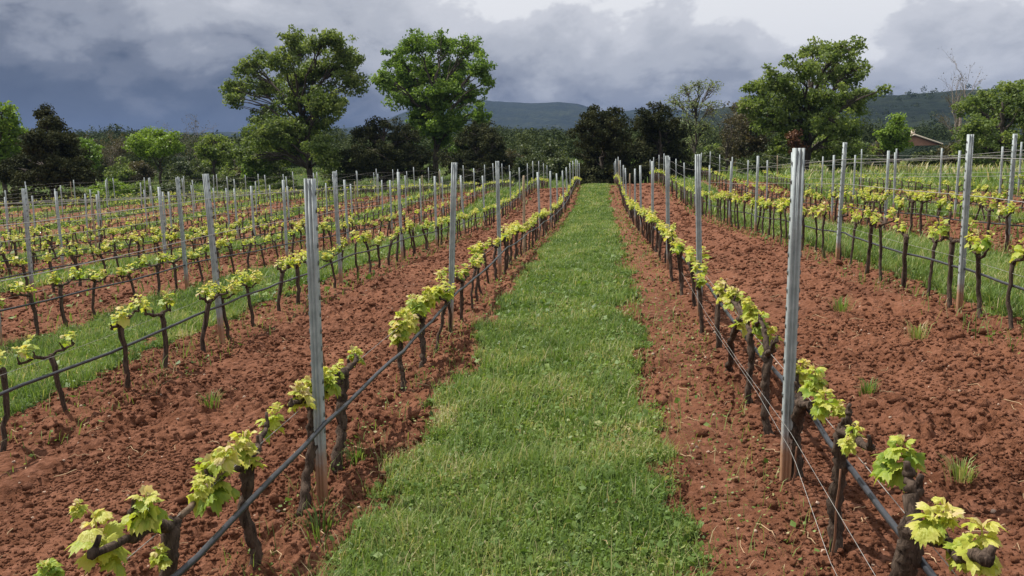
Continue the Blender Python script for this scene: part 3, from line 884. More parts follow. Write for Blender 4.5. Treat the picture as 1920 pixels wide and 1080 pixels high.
for d, side, i, k, xx, yy, zz, q, n1, n2, px in posts[:300]:
    vis = 0 < px < 1920
    c = npost.get((side, i), 0) + (1 if vis else 0); npost[(side, i)] = c; rw = row_words(side, i)
    wood = q < .05 and d > 14
    name = 'wooden_stake' if wood else 'trellis_post'
    loc = (xx + {('L', 0, 0): .06, ('R', 0, 0): -.06}.get((side, i, k), 0), yy, zz)
    tx, ty = tilts.get((side, i, k), (n1 * .9, n2 * .7))
    if wood: lb = f'weathered wooden stake replacing a post, {rw}' if vis else f'wooden stake at the picture\'s edge, {rw}'
    elif not vis: lb = f'grey steel post at the picture\'s edge, {rw}'
    elif k == 0 and i == 0: lb = f'tall ribbed steel post, nearest in the {rw}'
    elif c <= 7: lb = f'grey steel post, {ORD[c]} from the near end, {rw}'
    else: lb = f'thin steel post in the far stretch of the {rw}'
    root = put(name, WOOD if wood else (POST_NEAR if d < 13 else POST_FAR), None, loc); tag(root, lb, 'stake' if wood else 'post', 'trellis posts of the vineyard rows')
    root.rotation_euler = (math.radians(-ty), math.radians(tx), n1 * .08); root.scale = (.9, .9, 1 + (q - .5) * .05)
print('posts', len(posts))


# ------------------------------------------------------------------ hoses and wires along every row
def along(x, h, y0, y1, step, rad, sides, mat, name, label, cat, group, wob=.0, sag=0.0, xoff=0.0):
    ys = np.arange(y0, y1, step); r = np.random.default_rng(int(abs(x * 100) + h * 10))
    hz = h + (r.normal(0, wob, len(ys)) if wob else 0) - sag * np.abs(np.sin((ys - 3.9) / 3.96 * np.pi))
    P = np.stack([np.full(len(ys), x + xoff) + (r.normal(0, wob * .6, len(ys)) if wob else 0), ys, G(x, ys) + hz], 1)
    mb = MB(); base = P[0].copy(); tube(mb, P - base, rad, sides, 0, r); o = mb.build(name, mat, None, True, base); tag(o, label, cat, group); return o


for side, i, x in ROWS:
    rw = row_words(side, i); y1 = y_end(x) - .3
    y0 = max(1.2, abs(x + .3) * 1.15 - 1.5) if x < 0 else max(1.2, x * 1.7 - 2)
    if y0 > y1 - 3: continue
    if i < 6:
        s = 1 if side == 'L' else 1
        along(x, .40, y0, y1, .33 if i < 2 else .8, .0115 if i else .012, 8 if i < 2 else 5, M['hose'], 'irrigation_hose',
              f'black drip irrigation hose strung along the {rw}', 'hose', 'drip hoses', .006, .03, (.09 if i == 0 else .035) if side == 'L' else .03)
    for h, nm in ((.50, 'lower'), (1.08, 'middle'), (1.42, 'upper')):
        if i == 0 and h > .6: continue       # the two rows by the path carry no high wires
        if i > 7 and h != 1.42: continue
        along(x, h, y0, y1, .66, .0016 if h < .6 else .0032, 4, M['wire'], 'trellis_wire', f'thin steel {nm} trellis wire of the {rw}', 'wire', 'trellis wires', .002, .015, .0 if h < .6 else .02)
for k, pts in enumerate(([(2.2, -1.34), (2.56, -1.32), (3.77, -1.25), (5.2, -1.27), (6.81, -1.26), (9, -1.2)], [(2.3, -1.75 + .2), (3.02, -1.50), (3.66, -1.31), (4.5, -1.27), (6.9, -1.28)])):
    P = np.array([(.855 - .015 * k, a, b) for a, b in pts]); yy = np.linspace(P[0, 1], P[-1, 1], 40); P = np.stack([np.full(40, P[0, 0]), yy, np.interp(yy, P[:, 1], P[:, 2])], 1)
    mb = MB(); tube(mb, P - P[0], .0010, 5); o = mb.build('slack_wire', M['wire'], None, True, P[0])
    tag(o, ('upper' if k == 0 else 'lower') + ' of two loose thin wires hanging low beside the right row\'s trunks', 'wire', 'slack wires')

# thin plant stakes tied to young vines
for px, py, x, tpx, tpy, lb in ((1478, 970, .90, 1494, 838, 'thin brown cane stake leaning at the foot of the right ribbed post'),
                                (1558, 1082, .90, 1576, 880, 'thin brown cane stake along the forked vine at lower right'),
                                (606, 962, -1.44, 600, 870, 'short dark cane stake at the foot of the left ribbed post'),
                                (612, 690, -1.6, 598, 618, 'dark cane stake sticking up from bare soil left of the path'),
                                (222, 782, -3.66, 238, 690, 'pale leaning cane stake beside a vine in the second row left')):
    a = P1(px, py, x); b = P1(tpx, tpy, x); a[2] -= .05; mb = MB()
    if b[2] - a[2] < .1: b[2] = a[2] + .3
    tube(mb, curve_pts((0, 0, 0), b - a, 8, .003), np.linspace(.0055, .004, 8), 6, .08); o = mb.build('cane_stake', M['stake'], None, True, a); tag(o, lb, 'stake', 'cane stakes')


# ------------------------------------------------------------------ grass
def in_view(x, y, m=60):
    P = np.stack([x, y, np.full_like(x, -1.5)], 1); px, py, d = proj(P); return (px > -m) & (px < 1920 + m) & (d > .5) & (py < 1180)


def scatter(x0, x1, y0, y1, dens, rng, thresh=.5, pw=1.0):
    n = int((x1 - x0) * (y1 - y0) * dens); x = rng.uniform(x0, x1, n); y = rng.uniform(y0, y1, n)
    k = in_view(x, y) & (grass_mask(x, y) + rng.normal(0, .22, n) > thresh); return x[k], y[k]


def blades(mb, x, y, h, w, rng, tint0):
    n = len(x)
    if n == 0: return
    h = h * rng.uniform(.45, 1.5, n); z = G(x, y) + .018 + fbm(x * 1.3, y * 1.3, 3) * .05
    az = rng.uniform(0, 6.28, n); ln = rng.uniform(.15, .9, n) * h; dx, dy = np.cos(az) * ln, np.sin(az) * ln
    fx, fy = -np.sin(az + rng.normal(0, .5, n)) * w, np.cos(az) * w
    b = np.stack([x, y, z], 1); s = np.stack([fx, fy, 0 * fx], 1); m = b + np.stack([dx * .35, dy * .35, h * .62], 1); e = b + np.stack([dx, dy, h * rng.uniform(.75, 1.05, n)], 1)
    V = np.stack([b - s, b + s, m + s * .8, m - s * .8, e], 1).reshape(-1, 3); i = np.arange(n) * 5
    t = np.clip(tint0 + rng.normal(0, .14, n) + (rng.random(n) < .075) * .45, 0, 1)
    mb.add(V, np.stack([i, i + 1, i + 2, i + 3], 1), np.stack([i + 3, i + 2, i + 4], 1), np.repeat(t, 5))


def clover(mb, x, y, h, size, rng, tint0):
    n = len(x)
    if n == 0: return
    z = G(x, y) + .012 + fbm(x * 1.3, y * 1.3, 3) * .05 + rng.uniform(.1, 1, n) * h
    V, T = leaf_quads(np.stack([x, y, z], 1), size, rng, 1.3, .8); mb.add(V, None, T, np.repeat(np.clip(tint0 + rng.normal(0, .14, n), 0, 1), 4))


def build_grass():
    rng = np.random.default_rng(77); mb = MB()
    patch = lambda x, y: fbm(x * 2.6, y * 1.8, 3) * .75 + fbm(x * 9, y * 8, 2) * .45 + fbm(x * .6 + 9, y * .4, 2) * .35 + .16 * smooth((fbm(x * 1.9 + 70, y * 1.4, 3) - .16) / .1)
    hgt = lambda x, y: .65 + 2.0 * np.clip(fbm(x * 2.7 + 5, y * 2.7, 3) + .18, 0, .8)
    # (x0, x1, y0, y1, clover density, clover size, clover height, blade density, blade height, blade half width)
    for (x0, x1, y0, y1, cd, cs, ch, bd, bh, bw) in (
            (-1.6, .9, 2.4, 4.6, 19000, .0165, .04, 5200, .075, .0017), (-1.6, .9, 4.6, 8, 10000, .021, .045, 3800, .075, .0024),
            (-1.6, .9, 8, 16, 4200, .030, .04, 2400, .065, .0035), (-1.6, .9, 16, 30, 1100, .055, .045, 1200, .075, .006), (-1.6, .9, 30, 62, 350, .09, .05, 420, .09, .011),
            (-6.3, -3.3, 4, 10, 3600, .026, .045, 2800, .085, .0028), (-6.3, -3.3, 10, 22, 900, .05, .05, 1200, .09, .005),
            (2.9, 6.3, 6, 14, 2400, .03, .05, 2400, .11, .0032), (2.9, 6.3, 14, 26, 700, .055, .05, 1000, .11, .006),
            (-20, -6.3, 8, 24, 260, .08, .06, 420, .11, .009), (6.3, 14, 12, 34, 260, .08, .06, 500, .13, .009),
            (-34, -3.3, 24, 62, 60, .14, .07, 130, .14, .018), (2.9, 16, 26, 50, 90, .14, .07, 170, .15, .016)):
        x, y = scatter(x0, x1, y0, y1, cd, rng); clover(mb, x, y, ch * hgt(x, y), cs, rng, .49 + patch(x, y))
        if y0 < 15:
            n = int((x1 - x0) * (y1 - y0) * bd * .05); x = rng.uniform(x0, x1, n); y = rng.uniform(y0, y1, n); gm = grass_mask(x + rng.normal(0, .12, n), y + rng.normal(0, .12, n)); k = in_view(x, y) & (gm > .3) & (fbm(x * 4, y * 4, 3) > -.02); x, y = x[k], y[k]
            blades(mb, x, y, bh * 1.7, bw * 1.1, rng, .62)
            x, y = scatter(x0, x1, y0, y1, cd * .035, rng); clover(mb, x, y, ch * 1.6, cs * 2.2, rng, .40)
        x, y = scatter(x0, x1, y0, y1, bd, rng, .42); blades(mb, x, y, bh * hgt(x, y), bw, rng, .52 + patch(x, y))
    o = mb.build('grass', M['grass'], None, False); tag(o, 'short clover and grass growing in the alleys between vine rows', 'grass', kind='stuff'); print('grass verts', mb.n)
    m2 = MB(); n = 60000; x = rng.uniform(-75, 70, n); y = rng.uniform(30, 130, n); k = in_view(x, y) & (in_field(x, y) < .3); x, y = x[k], y[k]
    blades(m2, x, y, rng.uniform(.2, .5, len(x)), .035, rng, .42 + fbm(x * .12, y * .12, 3) * .9 + .3 * smooth((x - 5) / 20))
    o = m2.build('meadow_grass', M['grass'], None, False); tag(o, 'rough yellowish meadow grass beyond the ends of the vine rows', 'grass', kind='stuff')
build_grass()


def litter():
    rng = np.random.default_rng(9)
    mb = MB(); n = 0
    while n < 900:
        y = 2.5 + 12 * rng.random() ** 1.6; x = rng.uniform(-7, 7)
        if not in_view(np.array([x]), np.array([y]))[0]: continue
        if grass_mask(np.array([x]), np.array([y]))[0] > .5 and rng.random() < .8: continue
        a = rng.uniform(0, 6.28); L = rng.uniform(.03, .15); z = float(ground_z(np.array([x]), np.array([y]))[0]) + .006
        P = curve_pts((x, y, z), (x + math.cos(a) * L, y + math.sin(a) * L, z + rng.uniform(-.01, .02)), 5, .008, rng, bend=(0, 0, .015)); tube(mb, P, rng.uniform(.0010, .0028), 4, 0, rng); n += 1
    o = mb.build('straw', M['straw']); tag(o, 'dry straw stems and pruned twigs strewn over the red soil', 'straw', kind='stuff')
    mb = MB(); n = 0
    while n < 650:
        y = 2.5 + 9 * rng.random() ** 1.5; x = rng.uniform(-6, 6)
        if grass_mask(np.array([x]), np.array([y]))[0] > .4: continue
        s = rng.uniform(.004, .011) * (1.3 if rng.random() < .05 else 1); z = float(ground_z(np.array([x]), np.array([y]))[0]) + s * .3
        P = np.array([(x, y, z)]) + np.linspace(-1, 1, 5)[:, None] * np.array([s, s * .3, s * .2]); tube(mb, P, s * np.array([.3, .8, .9, .75, .3]), 6, .15, rng); n += 1
    o = mb.build('pebbles', M['stone']); tag(o, 'small pale pebbles scattered in the tilled red soil', 'pebbles', kind='stuff')
litter()


def soil_crumbs():
    rng = np.random.default_rng(19); ph = (1 + 5 ** .5) / 2
    I = np.array([(-1, ph, 0), (1, ph, 0), (-1, -ph, 0), (1, -ph, 0), (0, -1, ph), (0, 1, ph), (0, -1, -ph), (0, 1, -ph), (ph, 0, -1), (ph, 0, 1), (-ph, 0, -1), (-ph, 0, 1)]) / 1.9
    Tf = np.array([(0, 11, 5), (0, 5, 1), (0, 1, 7), (0, 7, 10), (0, 10, 11), (1, 5, 9), (5, 11, 4), (11, 10, 2), (10, 7, 6), (7, 1, 8), (3, 9, 4), (3, 4, 2), (3, 2, 6), (3, 6, 8), (3, 8, 9), (4, 9, 5), (2, 4, 11), (6, 2, 10), (8, 6, 7), (9, 8, 1)])
    X, Y, S = [], [], []
    for y0, y1, xw, n, s0, s1 in ((2.3, 4.5, 3.2, 60000, .003, .015), (4.5, 8, 6, 50000, .005, .021), (8, 14, 10, 26000, .010, .030), (14, 24, 15, 30000, .018, .042), (24, 48, 22, 26000, .03, .07)):
        x = rng.uniform(-xw, xw, n); y = rng.uniform(y0, y1, n)
        k = in_view(x, y) & (grass_mask(x, y) + rng.normal(0, .25, n) < .45) & ((np.abs(x - .58) > .18) | (rng.random(n) < .25)) & (fbm(x * 1.5, y * 1.5, 3) + rng.normal(0, .16, n) > -.12)
        X.append(x[k]); Y.append(y[k]); S.append((s0 + (s1 - s0) * rng.random(k.sum()) ** 2.2) * np.where(rng.random(k.sum()) < .018, 2.4, 1.0))
    x, y, s = map(np.concatenate, (X, Y, S)); n = len(x)
    z = ground_z(x, y) + s * .25
    V = I[None] * (1 + rng.normal(0, .20, (n, 12, 1))) * (s[:, None, None] * rng.uniform(.65, 1.3, (n, 1, 3))); a = rng.uniform(0, 6.28, n)
    V = np.stack([V[..., 0] * np.cos(a)[:, None] - V[..., 1] * np.sin(a)[:, None], V[..., 0] * np.sin(a)[:, None] + V[..., 1] * np.cos(a)[:, None], V[..., 2] * .8], -1) + np.stack([x, y, z], 1)[:, None]
    T = (Tf[None] + (np.arange(n) * 12)[:, None, None]).reshape(-1, 3)
    o = put('soil_crumbs', raw_mesh('soil_crumbs', V.reshape(-1, 3), None, T, M['ground'], None, True, {'grass': np.zeros(n * 12)})); tag(o, 'loose crumbs and clods of tilled red clay between the rows', 'soil clods', kind='stuff'); print('crumbs', n)
soil_crumbs()

for px, py, y, s, t0, lb in ((395, 745, 5.6, .10, .45, 'green weed tuft alone on the tilled soil left of the path'), (1575, 605, 8.0, .13, .5, 'tall green weed tuft on the soil right of the right ribbed post'),
                       (1718, 660, 6.8, .13, .8, 'yellowish dry weed tuft on the tilled soil at right'), (1626, 755, 5.0, .09, .4, 'small dark green weed tuft beside the right row\'s leaves'),
                       (668, 850, 4.5, .09, .45, 'low green weed at the foot of the left ribbed post\'s stout neighbour'), (1800, 915, 3.9, .10, .75, 'sparse dry grass tuft on the soil at lower right'),
                       (598, 985, 3.6, .12, .4, 'green weed clump where the left vine row meets the grass')):
    rng = np.random.default_rng(int(px)); r = FW + RT * (px - 960) / F + UP * (540 - py) / F; r = r * (-1.58 / r[2]); b = np.array([r[0], r[1], float(G(r[0], r[1])) + .02])
    m = MB(); n = 70; gx = rng.normal(0, s * .28, n); gy = rng.normal(0, s * .28, n); az = np.arctan2(gy, gx); h = s * rng.uniform(.5, 1.3, n)
    B = np.stack([gx, gy, 0 * gx], 1); S = np.stack([-np.sin(az), np.cos(az), 0 * az], 1) * .0024; D = np.stack([np.cos(az), np.sin(az), 0 * az], 1) * (h * rng.uniform(.2, .8, n))[:, None]
    Z = np.stack([0 * h, 0 * h, h], 1); V = np.stack([B - S, B + S, B + D * .4 + Z * .7 + S, B + D * .4 + Z * .7 - S, B + D + Z * .9], 1).reshape(-1, 3); i = np.arange(n) * 5
    m.add(V, np.stack([i, i + 1, i + 2, i + 3], 1), np.stack([i + 3, i + 2, i + 4], 1), np.repeat(np.clip(t0 + rng.normal(0, .15, n), 0, 1), 5))
    o = m.build('weed_tuft', M['grass'], None, False, b); tag(o, lb, 'weed', 'weed tufts on the tilled soil')


# ------------------------------------------------------------------ trees
def gz(px, d, lift=0.0):
    P = at(px, 300, d); return (P[0], d, float(G(P[0], d)) - .1 + lift)


OAK_A = [(450, 165, 36, 26), (470, 130, 34, 26), (520, 115, 36, 26), (505, 165, 42, 30), (565, 90, 34, 28), (610, 75, 40, 26), (650, 105, 36, 34), (600, 130, 48, 36), (660, 150, 30, 30), (555, 190, 50, 34), (620, 190, 44, 30),
         (500, 225, 40, 28), (480, 265, 34, 24), (540, 240, 48, 30), (590, 230, 44, 26), (530, 285, 60, 26), (460, 290, 22, 18), (600, 275, 34, 22), (440, 185, 26, 14), (545, 70, 20, 18), (600, 195, 44, 34), (560, 150, 40, 30), (570, 265, 50, 34), (500, 250, 44, 34), (480, 300, 50, 22), (620, 300, 40, 20)]
tree('oak_tree', 'tall broad oak with a long limb reaching left, left of the two big oaks', 'tree', gz(583, 74), OAK_A, 74, M['oak'], M['tree_bark'], 27, 62, .215, .60, .32, .4, seed=41, tvar=.34, fill=.15)
OAK_B = [(745, 115, 34, 30), (780, 85, 40, 26), (830, 80, 44, 24), (880, 90, 32, 24), (905, 130, 24, 30), (860, 130, 42, 32), (800, 130, 48, 34), (740, 160, 34, 30), (720, 150, 24, 28), (770, 185, 44, 30), (830, 180, 46, 32), (880, 180, 36, 28), (915, 155, 16, 16),
         (790, 225, 40, 26), (850, 225, 44, 26), (895, 215, 24, 22), (830, 262, 34, 18), (862, 278, 20, 16), (800, 195, 46, 36), (760, 150, 36, 30), (840, 150, 40, 36), (810, 240, 44, 30)]
tree('oak_tree', 'tall oak with fresh green crown above dark bushes, right of the two big oaks', 'tree', gz(815, 80), OAK_B, 80, M['oak_fresh'], M['tree_bark'], 24, 58, .235, .62, .32, .4, seed=42, tvar=.3, fill=.15)
OAK_C = [(1525, 95, 26, 22), (1580, 95, 34, 24), (1500, 130, 40, 28), (1560, 135, 46, 32), (1600, 140, 24, 32), (1460, 150, 38, 28), (1430, 170, 36, 26), (1410, 200, 30, 22), (1480, 190, 52, 34), (1550, 185, 54, 34), (1600, 190, 32, 28), (1625, 182, 18, 14), (1652, 172, 12, 9),
         (1440, 225, 44, 28), (1500, 235, 52, 30), (1560, 235, 46, 28), (1590, 245, 26, 24), (1470, 270, 44, 24), (1540, 275, 46, 24)]
tree('oak_tree', 'massive dark green oak standing behind the vines right of centre', 'tree', gz(1510, 68), OAK_C, 68, M['oak'], M['tree_bark'], 19, 50, .22, .55, .4, .6, seed=43, tvar=.3, fill=.3)
for i, (px, d, lobes, lb) in enumerate((
        (1130, 64, [(1130, 225, 40, 28), (1110, 250, 40, 34), (1155, 252, 34, 34), (1130, 290, 50, 38), (1100, 300, 26, 30), (1160, 305, 30, 32), (1125, 325, 50, 22), (1100, 335, 40, 16), (1165, 335, 40, 16)], 'dense round dark holm oak closing the far end of the grass path'),
        (1238, 66, [(1230, 220, 36, 26), (1215, 250, 34, 34), (1255, 250, 34, 32), (1235, 290, 50, 34), (1200, 295, 28, 30), (1275, 290, 26, 28), (1240, 320, 54, 22), (1205, 330, 40, 16), (1280, 325, 34, 18)], 'dark holm oak just right of the one at the path\'s end'),
        (720, 70, [(720, 240, 40, 26), (690, 255, 34, 30), (760, 258, 36, 28), (700, 290, 50, 30), (770, 295, 46, 26), (660, 300, 30, 26), (730, 318, 70, 22), (670, 322, 40, 18), (790, 320, 40, 18)], 'wide dark holm oak bush between the two big oaks'),
        (895, 72, [(905, 250, 34, 24), (880, 270, 32, 26), (925, 275, 24, 28), (900, 300, 46, 24), (850, 305, 30, 26), (900, 322, 50, 18), (940, 310, 20, 18)], 'dark holm oak bush under the right side of the fresh green oak'),
        (95, 52, [(85, 220, 14, 26), (95, 245, 28, 26), (75, 270, 34, 28), (120, 275, 32, 30), (60, 305, 44, 30), (115, 315, 52, 26), (145, 300, 26, 28), (20, 320, 34, 26), (80, 335, 80, 18), (150, 332, 30, 18)], 'dark brownish evergreen with pointed top at far left'))):
    tree('holm_oak', lb, 'tree', gz(px, d), lobes, d, M['holm'], M['tree_bark'], 30, 80, .15, .45, .22, .3, 'dark evergreen oaks', 60 + i, tvar=.3, fill=.45, depth=.9)
tree('leafy_tree', 'bright green tree cut by the left edge of the picture', 'tree', gz(5, 56), [(5, 215, 28, 28), (20, 245, 26, 28), (-20, 240, 40, 40), (10, 285, 34, 30), (-30, 290, 40, 40)], 56, M['oak_fresh'], M['tree_bark'], 20, 50, .2, .5, .2, .5, seed=71)
tree('leafy_tree', 'small round green tree on a forked trunk in the left meadow', 'tree', gz(300, 78), [(290, 255, 32, 18), (260, 270, 24, 18), (320, 268, 24, 20), (285, 282, 36, 14), (300, 262, 26, 18)], 78, M['bright'], M['tree_bark'], 22, 42, .22, .6, .18, .6, seed=72, crown_from=.5)
tree('leafy_tree', 'dark green tree between the small round tree and the big oak', 'tree', gz(400, 80), [(400, 268, 30, 18), (385, 285, 24, 16), (420, 285, 26, 18), (400, 300, 26, 12)], 80, M['oak'], M['tree_bark'], 20, 46, .22, .6, .2, .5, seed=73)
tree('leafy_tree', 'green tree behind the dark pointed evergreen at far left', 'tree', gz(165, 74), [(160, 275, 26, 20), (150, 300, 28, 22), (175, 295, 16, 18)], 74, M['oak_fresh'], M['tree_bark'], 18, 46, .22, .6, .2, .5, seed=74)
tree('leafy_tree', 'pale spring tree standing before the tiled house', 'tree', gz(1685, 90), [(1682, 230, 13, 15), (1668, 252, 18, 17), (1692, 252, 18, 15), (1678, 270, 26, 12)], 90, M['bright'], M['tree_bark'], 20, 46, .24, .6, .16, .5, seed=75)
RT_L = [(1900, 175, 36, 30), (1850, 195, 34, 28), (1820, 205, 22, 26), (1880, 225, 46, 34), (1830, 245, 36, 30), (1940, 200, 40, 50), (1870, 275, 60, 26), (1935, 265, 40, 36), (1815, 275, 28, 22)]
tree('leafy_tree', 'big rounded green tree group member at the picture\'s right edge', 'tree', gz(1880, 72), RT_L, 72, M['oak'], M['tree_bark'], 24, 52, .22, .6, .3, .5, seed=76, fill=.3)
tree('brown_tree', 'brownish budding tree at the left foot of the massive right oak', 'tree', gz(1395, 74), [(1395, 205, 26, 16), (1385, 235, 28, 24), (1415, 245, 30, 26), (1385, 270, 34, 24), (1425, 280, 30, 22)], 74, M['brownish'], M['tree_bark'], 16, 40, .2, .6, .18, .6, seed=77)
tree('brown_tree', 'rusty brown bush in front of the massive right oak\'s trunk', 'tree', gz(1490, 64), [(1490, 258, 12, 14), (1494, 278, 14, 12)], 64, leaf_mat('rusty_leaf', [(0, (.09, .04, .02)), (1, (.22, .10, .05))], .2), M['tree_bark'], 14, 40, .16, .4, .08, .6, seed=78)
bare_tree('bare_tree', 'tall leafless pale tree reaching above the tiled house', gz(1795, 84), 8.4, 2.0, M['pale_bark'], 81, .17, 4, (M['brownish'], 500, .14))
tree('poplar_tree', 'slender thinly leafed tree right of the dark holm oaks', 'tree', gz(1305, 80), [(1262, 190, 18, 20), (1285, 168, 18, 20), (1310, 160, 18, 18), (1335, 165, 14, 20), (1300, 195, 34, 20), (1335, 200, 18, 18), (1290, 235, 34, 22), (1325, 240, 26, 24), (1300, 270, 34, 20)], 80, M['pale_leaf'], M['tree_bark'], 15, 15, .17, .7, .15, .9, seed=82, tvar=.4, fill=.1)
bare_tree('bare_tree', 'leafless reddish tree behind the dark green tree at left', gz(368, 96), 6.6, 3.6, M['pale_bark'], 83, .12, 4, (M['brownish'], 700, .14))
bare_tree('bare_tree', 'grey brown thicket tree right of the pointed evergreen', gz(205, 92), 5.6, 4.2, M['pale_bark'], 84, .12, 4, (M['brownish'], 2600, .18))
bare_tree('bare_tree', 'thin brown tree between poplar and massive oak', gz(1362, 72), 5.6, 3.4, M['tree_bark'], 85, .10, 4, (M['brownish'], 900, .14))
for k, (px, d, h, w, mt, lb) in enumerate(((205, 66, 44, 46, 'bright', 'yellow green shrub in the meadow beyond the left posts'), (265, 70, 34, 30, 'oak', 'low dark green shrub beside the yellow green one'), (330, 66, 40, 36, 'scrub', 'grey green bramble bush behind the left posts'),
                                           (480, 84, 60, 34, 'oak_fresh', 'light green sapling thicket left of the tall oak\'s trunk'), (640, 78, 56, 34, 'oak', 'green undergrowth bush right of the tall oak\'s trunk'), (985, 78, 46, 36, 'scrub', 'dull green scrub left of the holm oak at the path\'s end'), (1050, 76, 50, 34, 'scrub', 'grey green scrub touching the holm oak at the path\'s end'),
                                           (1325, 70, 58, 40, 'scrub', 'olive green scrub beneath the slender thinly leafed tree'), (1150, 62, 44, 46, 'holm', 'dark low bush closing the end of the grass path'), (1100, 63, 40, 36, 'holm', 'dark low bush left of the one at the path\'s end'), (1215, 63, 40, 44, 'holm', 'dark low bush right of the one at the path\'s end'), (1420, 64, 44, 40, 'scrub', 'dark scrub beneath the brownish budding tree'), (1585, 66, 54, 36, 'oak', 'green bush at the right foot of the massive oak'), (1625, 80, 26, 34, 'scrub', 'grey scrub left of the pale spring tree'),
                                           (1740, 78, 32, 40, 'scrub', 'low scrub before the tiled house'), (1790, 76, 50, 30, 'brownish', 'brown thicket at the bare pale tree\'s foot'), (1850, 70, 30, 50, 'oak', 'dark hedge bush beneath the right edge trees'), (520, 74, 30, 46, 'oak', 'low green bush at the tall oak\'s trunk foot'), (430, 78, 24, 40, 'scrub', 'low grey green brush under the dark green tree'), (130, 58, 26, 60, 'holm', 'dark low brush right of the pointed evergreen'), (40, 50, 30, 60, 'holm', 'dark undergrowth at the far left edge'))):
    b = gz(px, d); P = proj((b[0], b[1], b[2])); yb = P[1]
    tree('shrub', lb, 'shrub', b, [(px - w * .4, yb - h * .4, w * .5, h * .45), (px + w * .4, yb - h * .45, w * .5, h * .45), (px, yb - h * .65, w * .5, h * .4), (px, yb - h * .25, w * .8, h * .3)], d, M[mt], M['tree_bark'], 16, 46, .2, .5, .07, .4, None, 100 + k, tvar=.35, fill=.2, crown_from=.1)


rh = np.random.default_rng(8)
for k, px in enumerate((150, 188, 226, 262, 338, 372, 440, 476, 515, 632, 668, 955, 990, 1030, 1340, 1375, 1440, 1560, 1610, 1650)):
    side = 'left meadow' if px < 700 else 'holm oak bush' if px < 1100 else 'right oak'
    lb = {'left meadow': 'grey green brush in the hedge beyond the left meadow', 'holm oak bush': 'dull green brush between the two dark holm oak groups', 'right oak': 'olive brush in the hedge around the massive right oak'}[side]
    d = 88 + rh.uniform(-5, 9); b = gz(px, d); yb = proj((b[0], b[1], b[2]))[1]; h = rh.uniform(44, 62); w = rh.uniform(34, 46)
    tree('shrub', lb, 'shrub', b, [(px - w * .4, yb - h * .4, w * .5, h * .4), (px + w * .4, yb - h * .45, w * .5, h * .4), (px, yb - h * .75, w * .45, h * .3), (px, yb - h * .2, w * .8, h * .25)], d, M[('scrub', 'scrub', 'oak', 'brownish')[k % 4]], M['tree_bark'], 15, 40, .2, .55, .07, .4, 'hedge brush behind the vineyard', 200 + k, tvar=.35, fill=.2, crown_from=.1)


def far_woods():
    rng = np.random.default_rng(33); mb = MB(); n = 2600
    az = rng.uniform(-.76, .42, n); d = np.exp(rng.uniform(math.log(105), math.log(1050), n))
    for a, q in zip(az, d):
        x, y = q * math.sin(a), q * math.cos(a)
        if q < 150 and -.3 < a < -.12 and rng.random() < .5: continue
        if q < 200 and a > .3: continue
        z = hill_z(a, q) if q > 135 else float(G(x, y)); r = rng.uniform(1.6, 3.6) * (.8 + q / 2500); h = r * rng.uniform(.9, 1.7); cap = (.043 + .006 * math.sin(a * 31) + .004 * math.sin(a * 77)) * q - z; h = min(h, cap / 1.25) if q < 500 else h
        if h < .5: continue
        r = min(r, h * 1.6)
        m = 260 if q < 260 else 120 if q < 500 else 60; g = rng.normal(0, 1, (m, 3)); g /= np.linalg.norm(g, axis=1)[:, None]; g[:, 2] = np.abs(g[:, 2])
        C = np.array([x, y, z + h * .3]) + g * (rng.uniform(.6, 1, m))[:, None] * np.array([r, r, h]) * (1 + .25 * np.sin(g[:, :1] * 5 + q))
        V, T = leaf_quads(C, r * (.15 if q < 260 else .25 if q < 500 else .36), rng, .3, .8, g); mb.add(V, None, T, np.repeat(np.clip(rng.normal(.42, .22) + rng.normal(0, .12, m), 0, 1), 4))
    o = mb.build('far_woods', M['woods'], None, False); tag(o, 'distant mixed woodland covering the low hills', 'woods', kind='stuff')
far_woods()


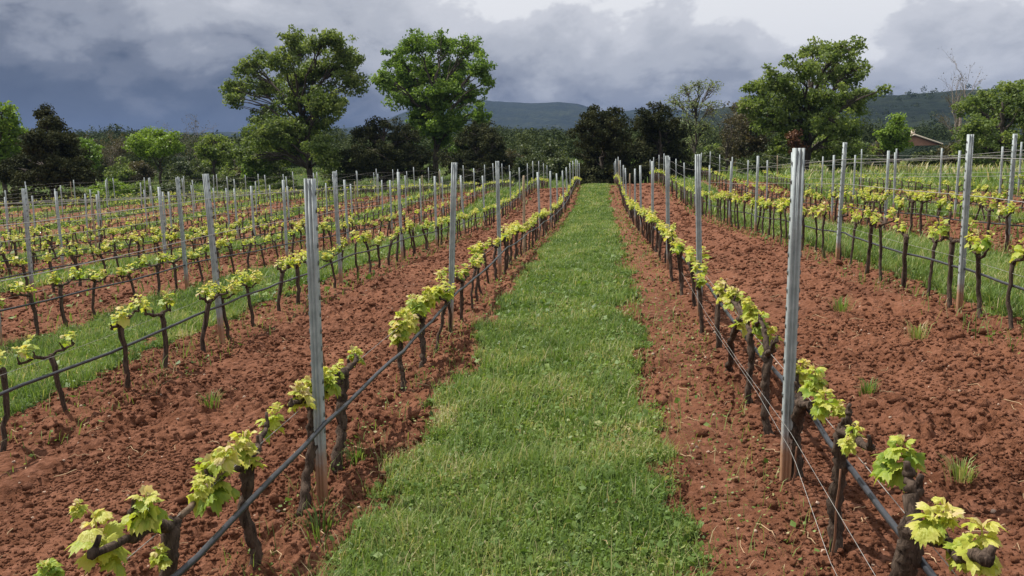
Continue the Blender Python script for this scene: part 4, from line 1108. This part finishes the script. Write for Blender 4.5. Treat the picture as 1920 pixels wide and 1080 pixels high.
# ------------------------------------------------------------------ house
def house():
    c = np.array(at(1709, 294, 138)); c[2] = -1.6; root = empty('house', c, math.radians(-14)); root.scale = (.88, .88, .88); tag(root, 'pink plastered house with low tiled roofs behind the spring tree', 'house')
    w = MB(); W, D, H = 8.0, 7.0, 3.5
    V = [(-W / 2, -D / 2, -1), (W / 2, -D / 2, -1), (W / 2, D / 2, -1), (-W / 2, D / 2, -1), (-W / 2, -D / 2, H), (W / 2, -D / 2, H), (W / 2, D / 2, H), (-W / 2, D / 2, H), (0, -D / 2, H + 1.6), (0, D / 2, H + 1.6)]
    w.add(V, [(0, 1, 5, 4), (1, 2, 6, 5), (2, 3, 7, 6), (3, 0, 4, 7)], [(4, 5, 8), (6, 7, 9)]); w.build('wall', M['plaster'], root, False)
    r = MB()
    for s in (-1, 1):
        x0, z0, x1, z1 = 0, H + 1.66, s * (W / 2 + .5), H - .12
        V = [(x0, -D / 2 - .4, z0), (x1, -D / 2 - .4, z1), (x1, D / 2 + .4, z1), (x0, D / 2 + .4, z0)]; V2 = [(a, b, z + .16) for a, b, z in V]
        r.add(V + V2, [(0, 1, 2, 3), (7, 6, 5, 4), (0, 4, 5, 1), (1, 5, 6, 2), (2, 6, 7, 3)])
    rf = r.build('roof', M['roof_tile'], root, False)
    t = MB()
    for s in (-1, 1):
        V = [(0, -D / 2 - .46, H + 1.62), (s * (W / 2 + .5), -D / 2 - .46, H - .16), (s * (W / 2 + .5), -D / 2 - .46, H + .1), (0, -D / 2 - .46, H + 1.9)]
        V2 = [(a, b + .05, z) for a, b, z in V]; t.add(V + V2, [(0, 1, 2, 3), (7, 6, 5, 4), (3, 2, 6, 7), (0, 4, 5, 1)])
    t.build('verge', M['trim'], rf, False)
    ch = MB(); box(ch, (-.5, -1.2, H + 1.2), (.25, -.5, H + 2.6)); box(ch, (-.58, -1.28, H + 2.6), (.33, -.42, H + 2.72)); ch.build('chimney', M['trim'], rf, False)
    for x in (-2.4, 2.2):
        f = MB(); box(f, (x - .6, -D / 2 - .05, 1.0), (x + .6, -D / 2 + .02, 2.4)); fo = f.build('window', M['trim'], root, False); g = MB(); box(g, (x - .5, -D / 2 - .07, 1.1), (x + .5, -D / 2 - .052, 2.3)); g.build('pane', M['glass'], fo, False)
    wg = MB(); box(wg, (-W / 2 - 6.5, -D / 2 + 1, -1), (-W / 2 - .003, D / 2 - 1, 1.7)); wg.build('wing', M['plaster'], root, False)
    r2 = MB(); x0, x1 = -W / 2 - 7.0, -W / 2 - .01; y0, y1 = -D / 2 + .5, D / 2 - .5; ym = 0
    r2.add([(x0, y0, 1.68), (x1, y0, 1.68), (x1, ym, 3.0), (x0 + 1.8, ym, 3.0), (x0, y1, 1.68), (x1, y1, 1.68)], [(0, 1, 2, 3), (3, 2, 5, 4)], [(0, 3, 4)]); r2.build('wing_roof', M['roof_tile'], root, False)
house()


# ------------------------------------------------------------------ air
hz = MB(); box(hz, (-4000, -4000, -8.5), (4000, 4000, 262)); hm = bpy.data.materials.new('haze'); hm.use_nodes = True; ht = hm.node_tree; ht.nodes.clear()
ho = ht.nodes.new('ShaderNodeOutputMaterial'); hv = ht.nodes.new('ShaderNodeVolumePrincipled'); hv.inputs['Density'].default_value = 0.00016; hv.inputs['Color'].default_value = (.20, .30, .54, 1); hv.inputs['Anisotropy'].default_value = 0.0
ht.links.new(hv.outputs[0], ho.inputs['Volume'])
o = hz.build('haze', hm, None, False); tag(o, 'thin blue air that pales the distant mountain', 'haze', kind='stuff')
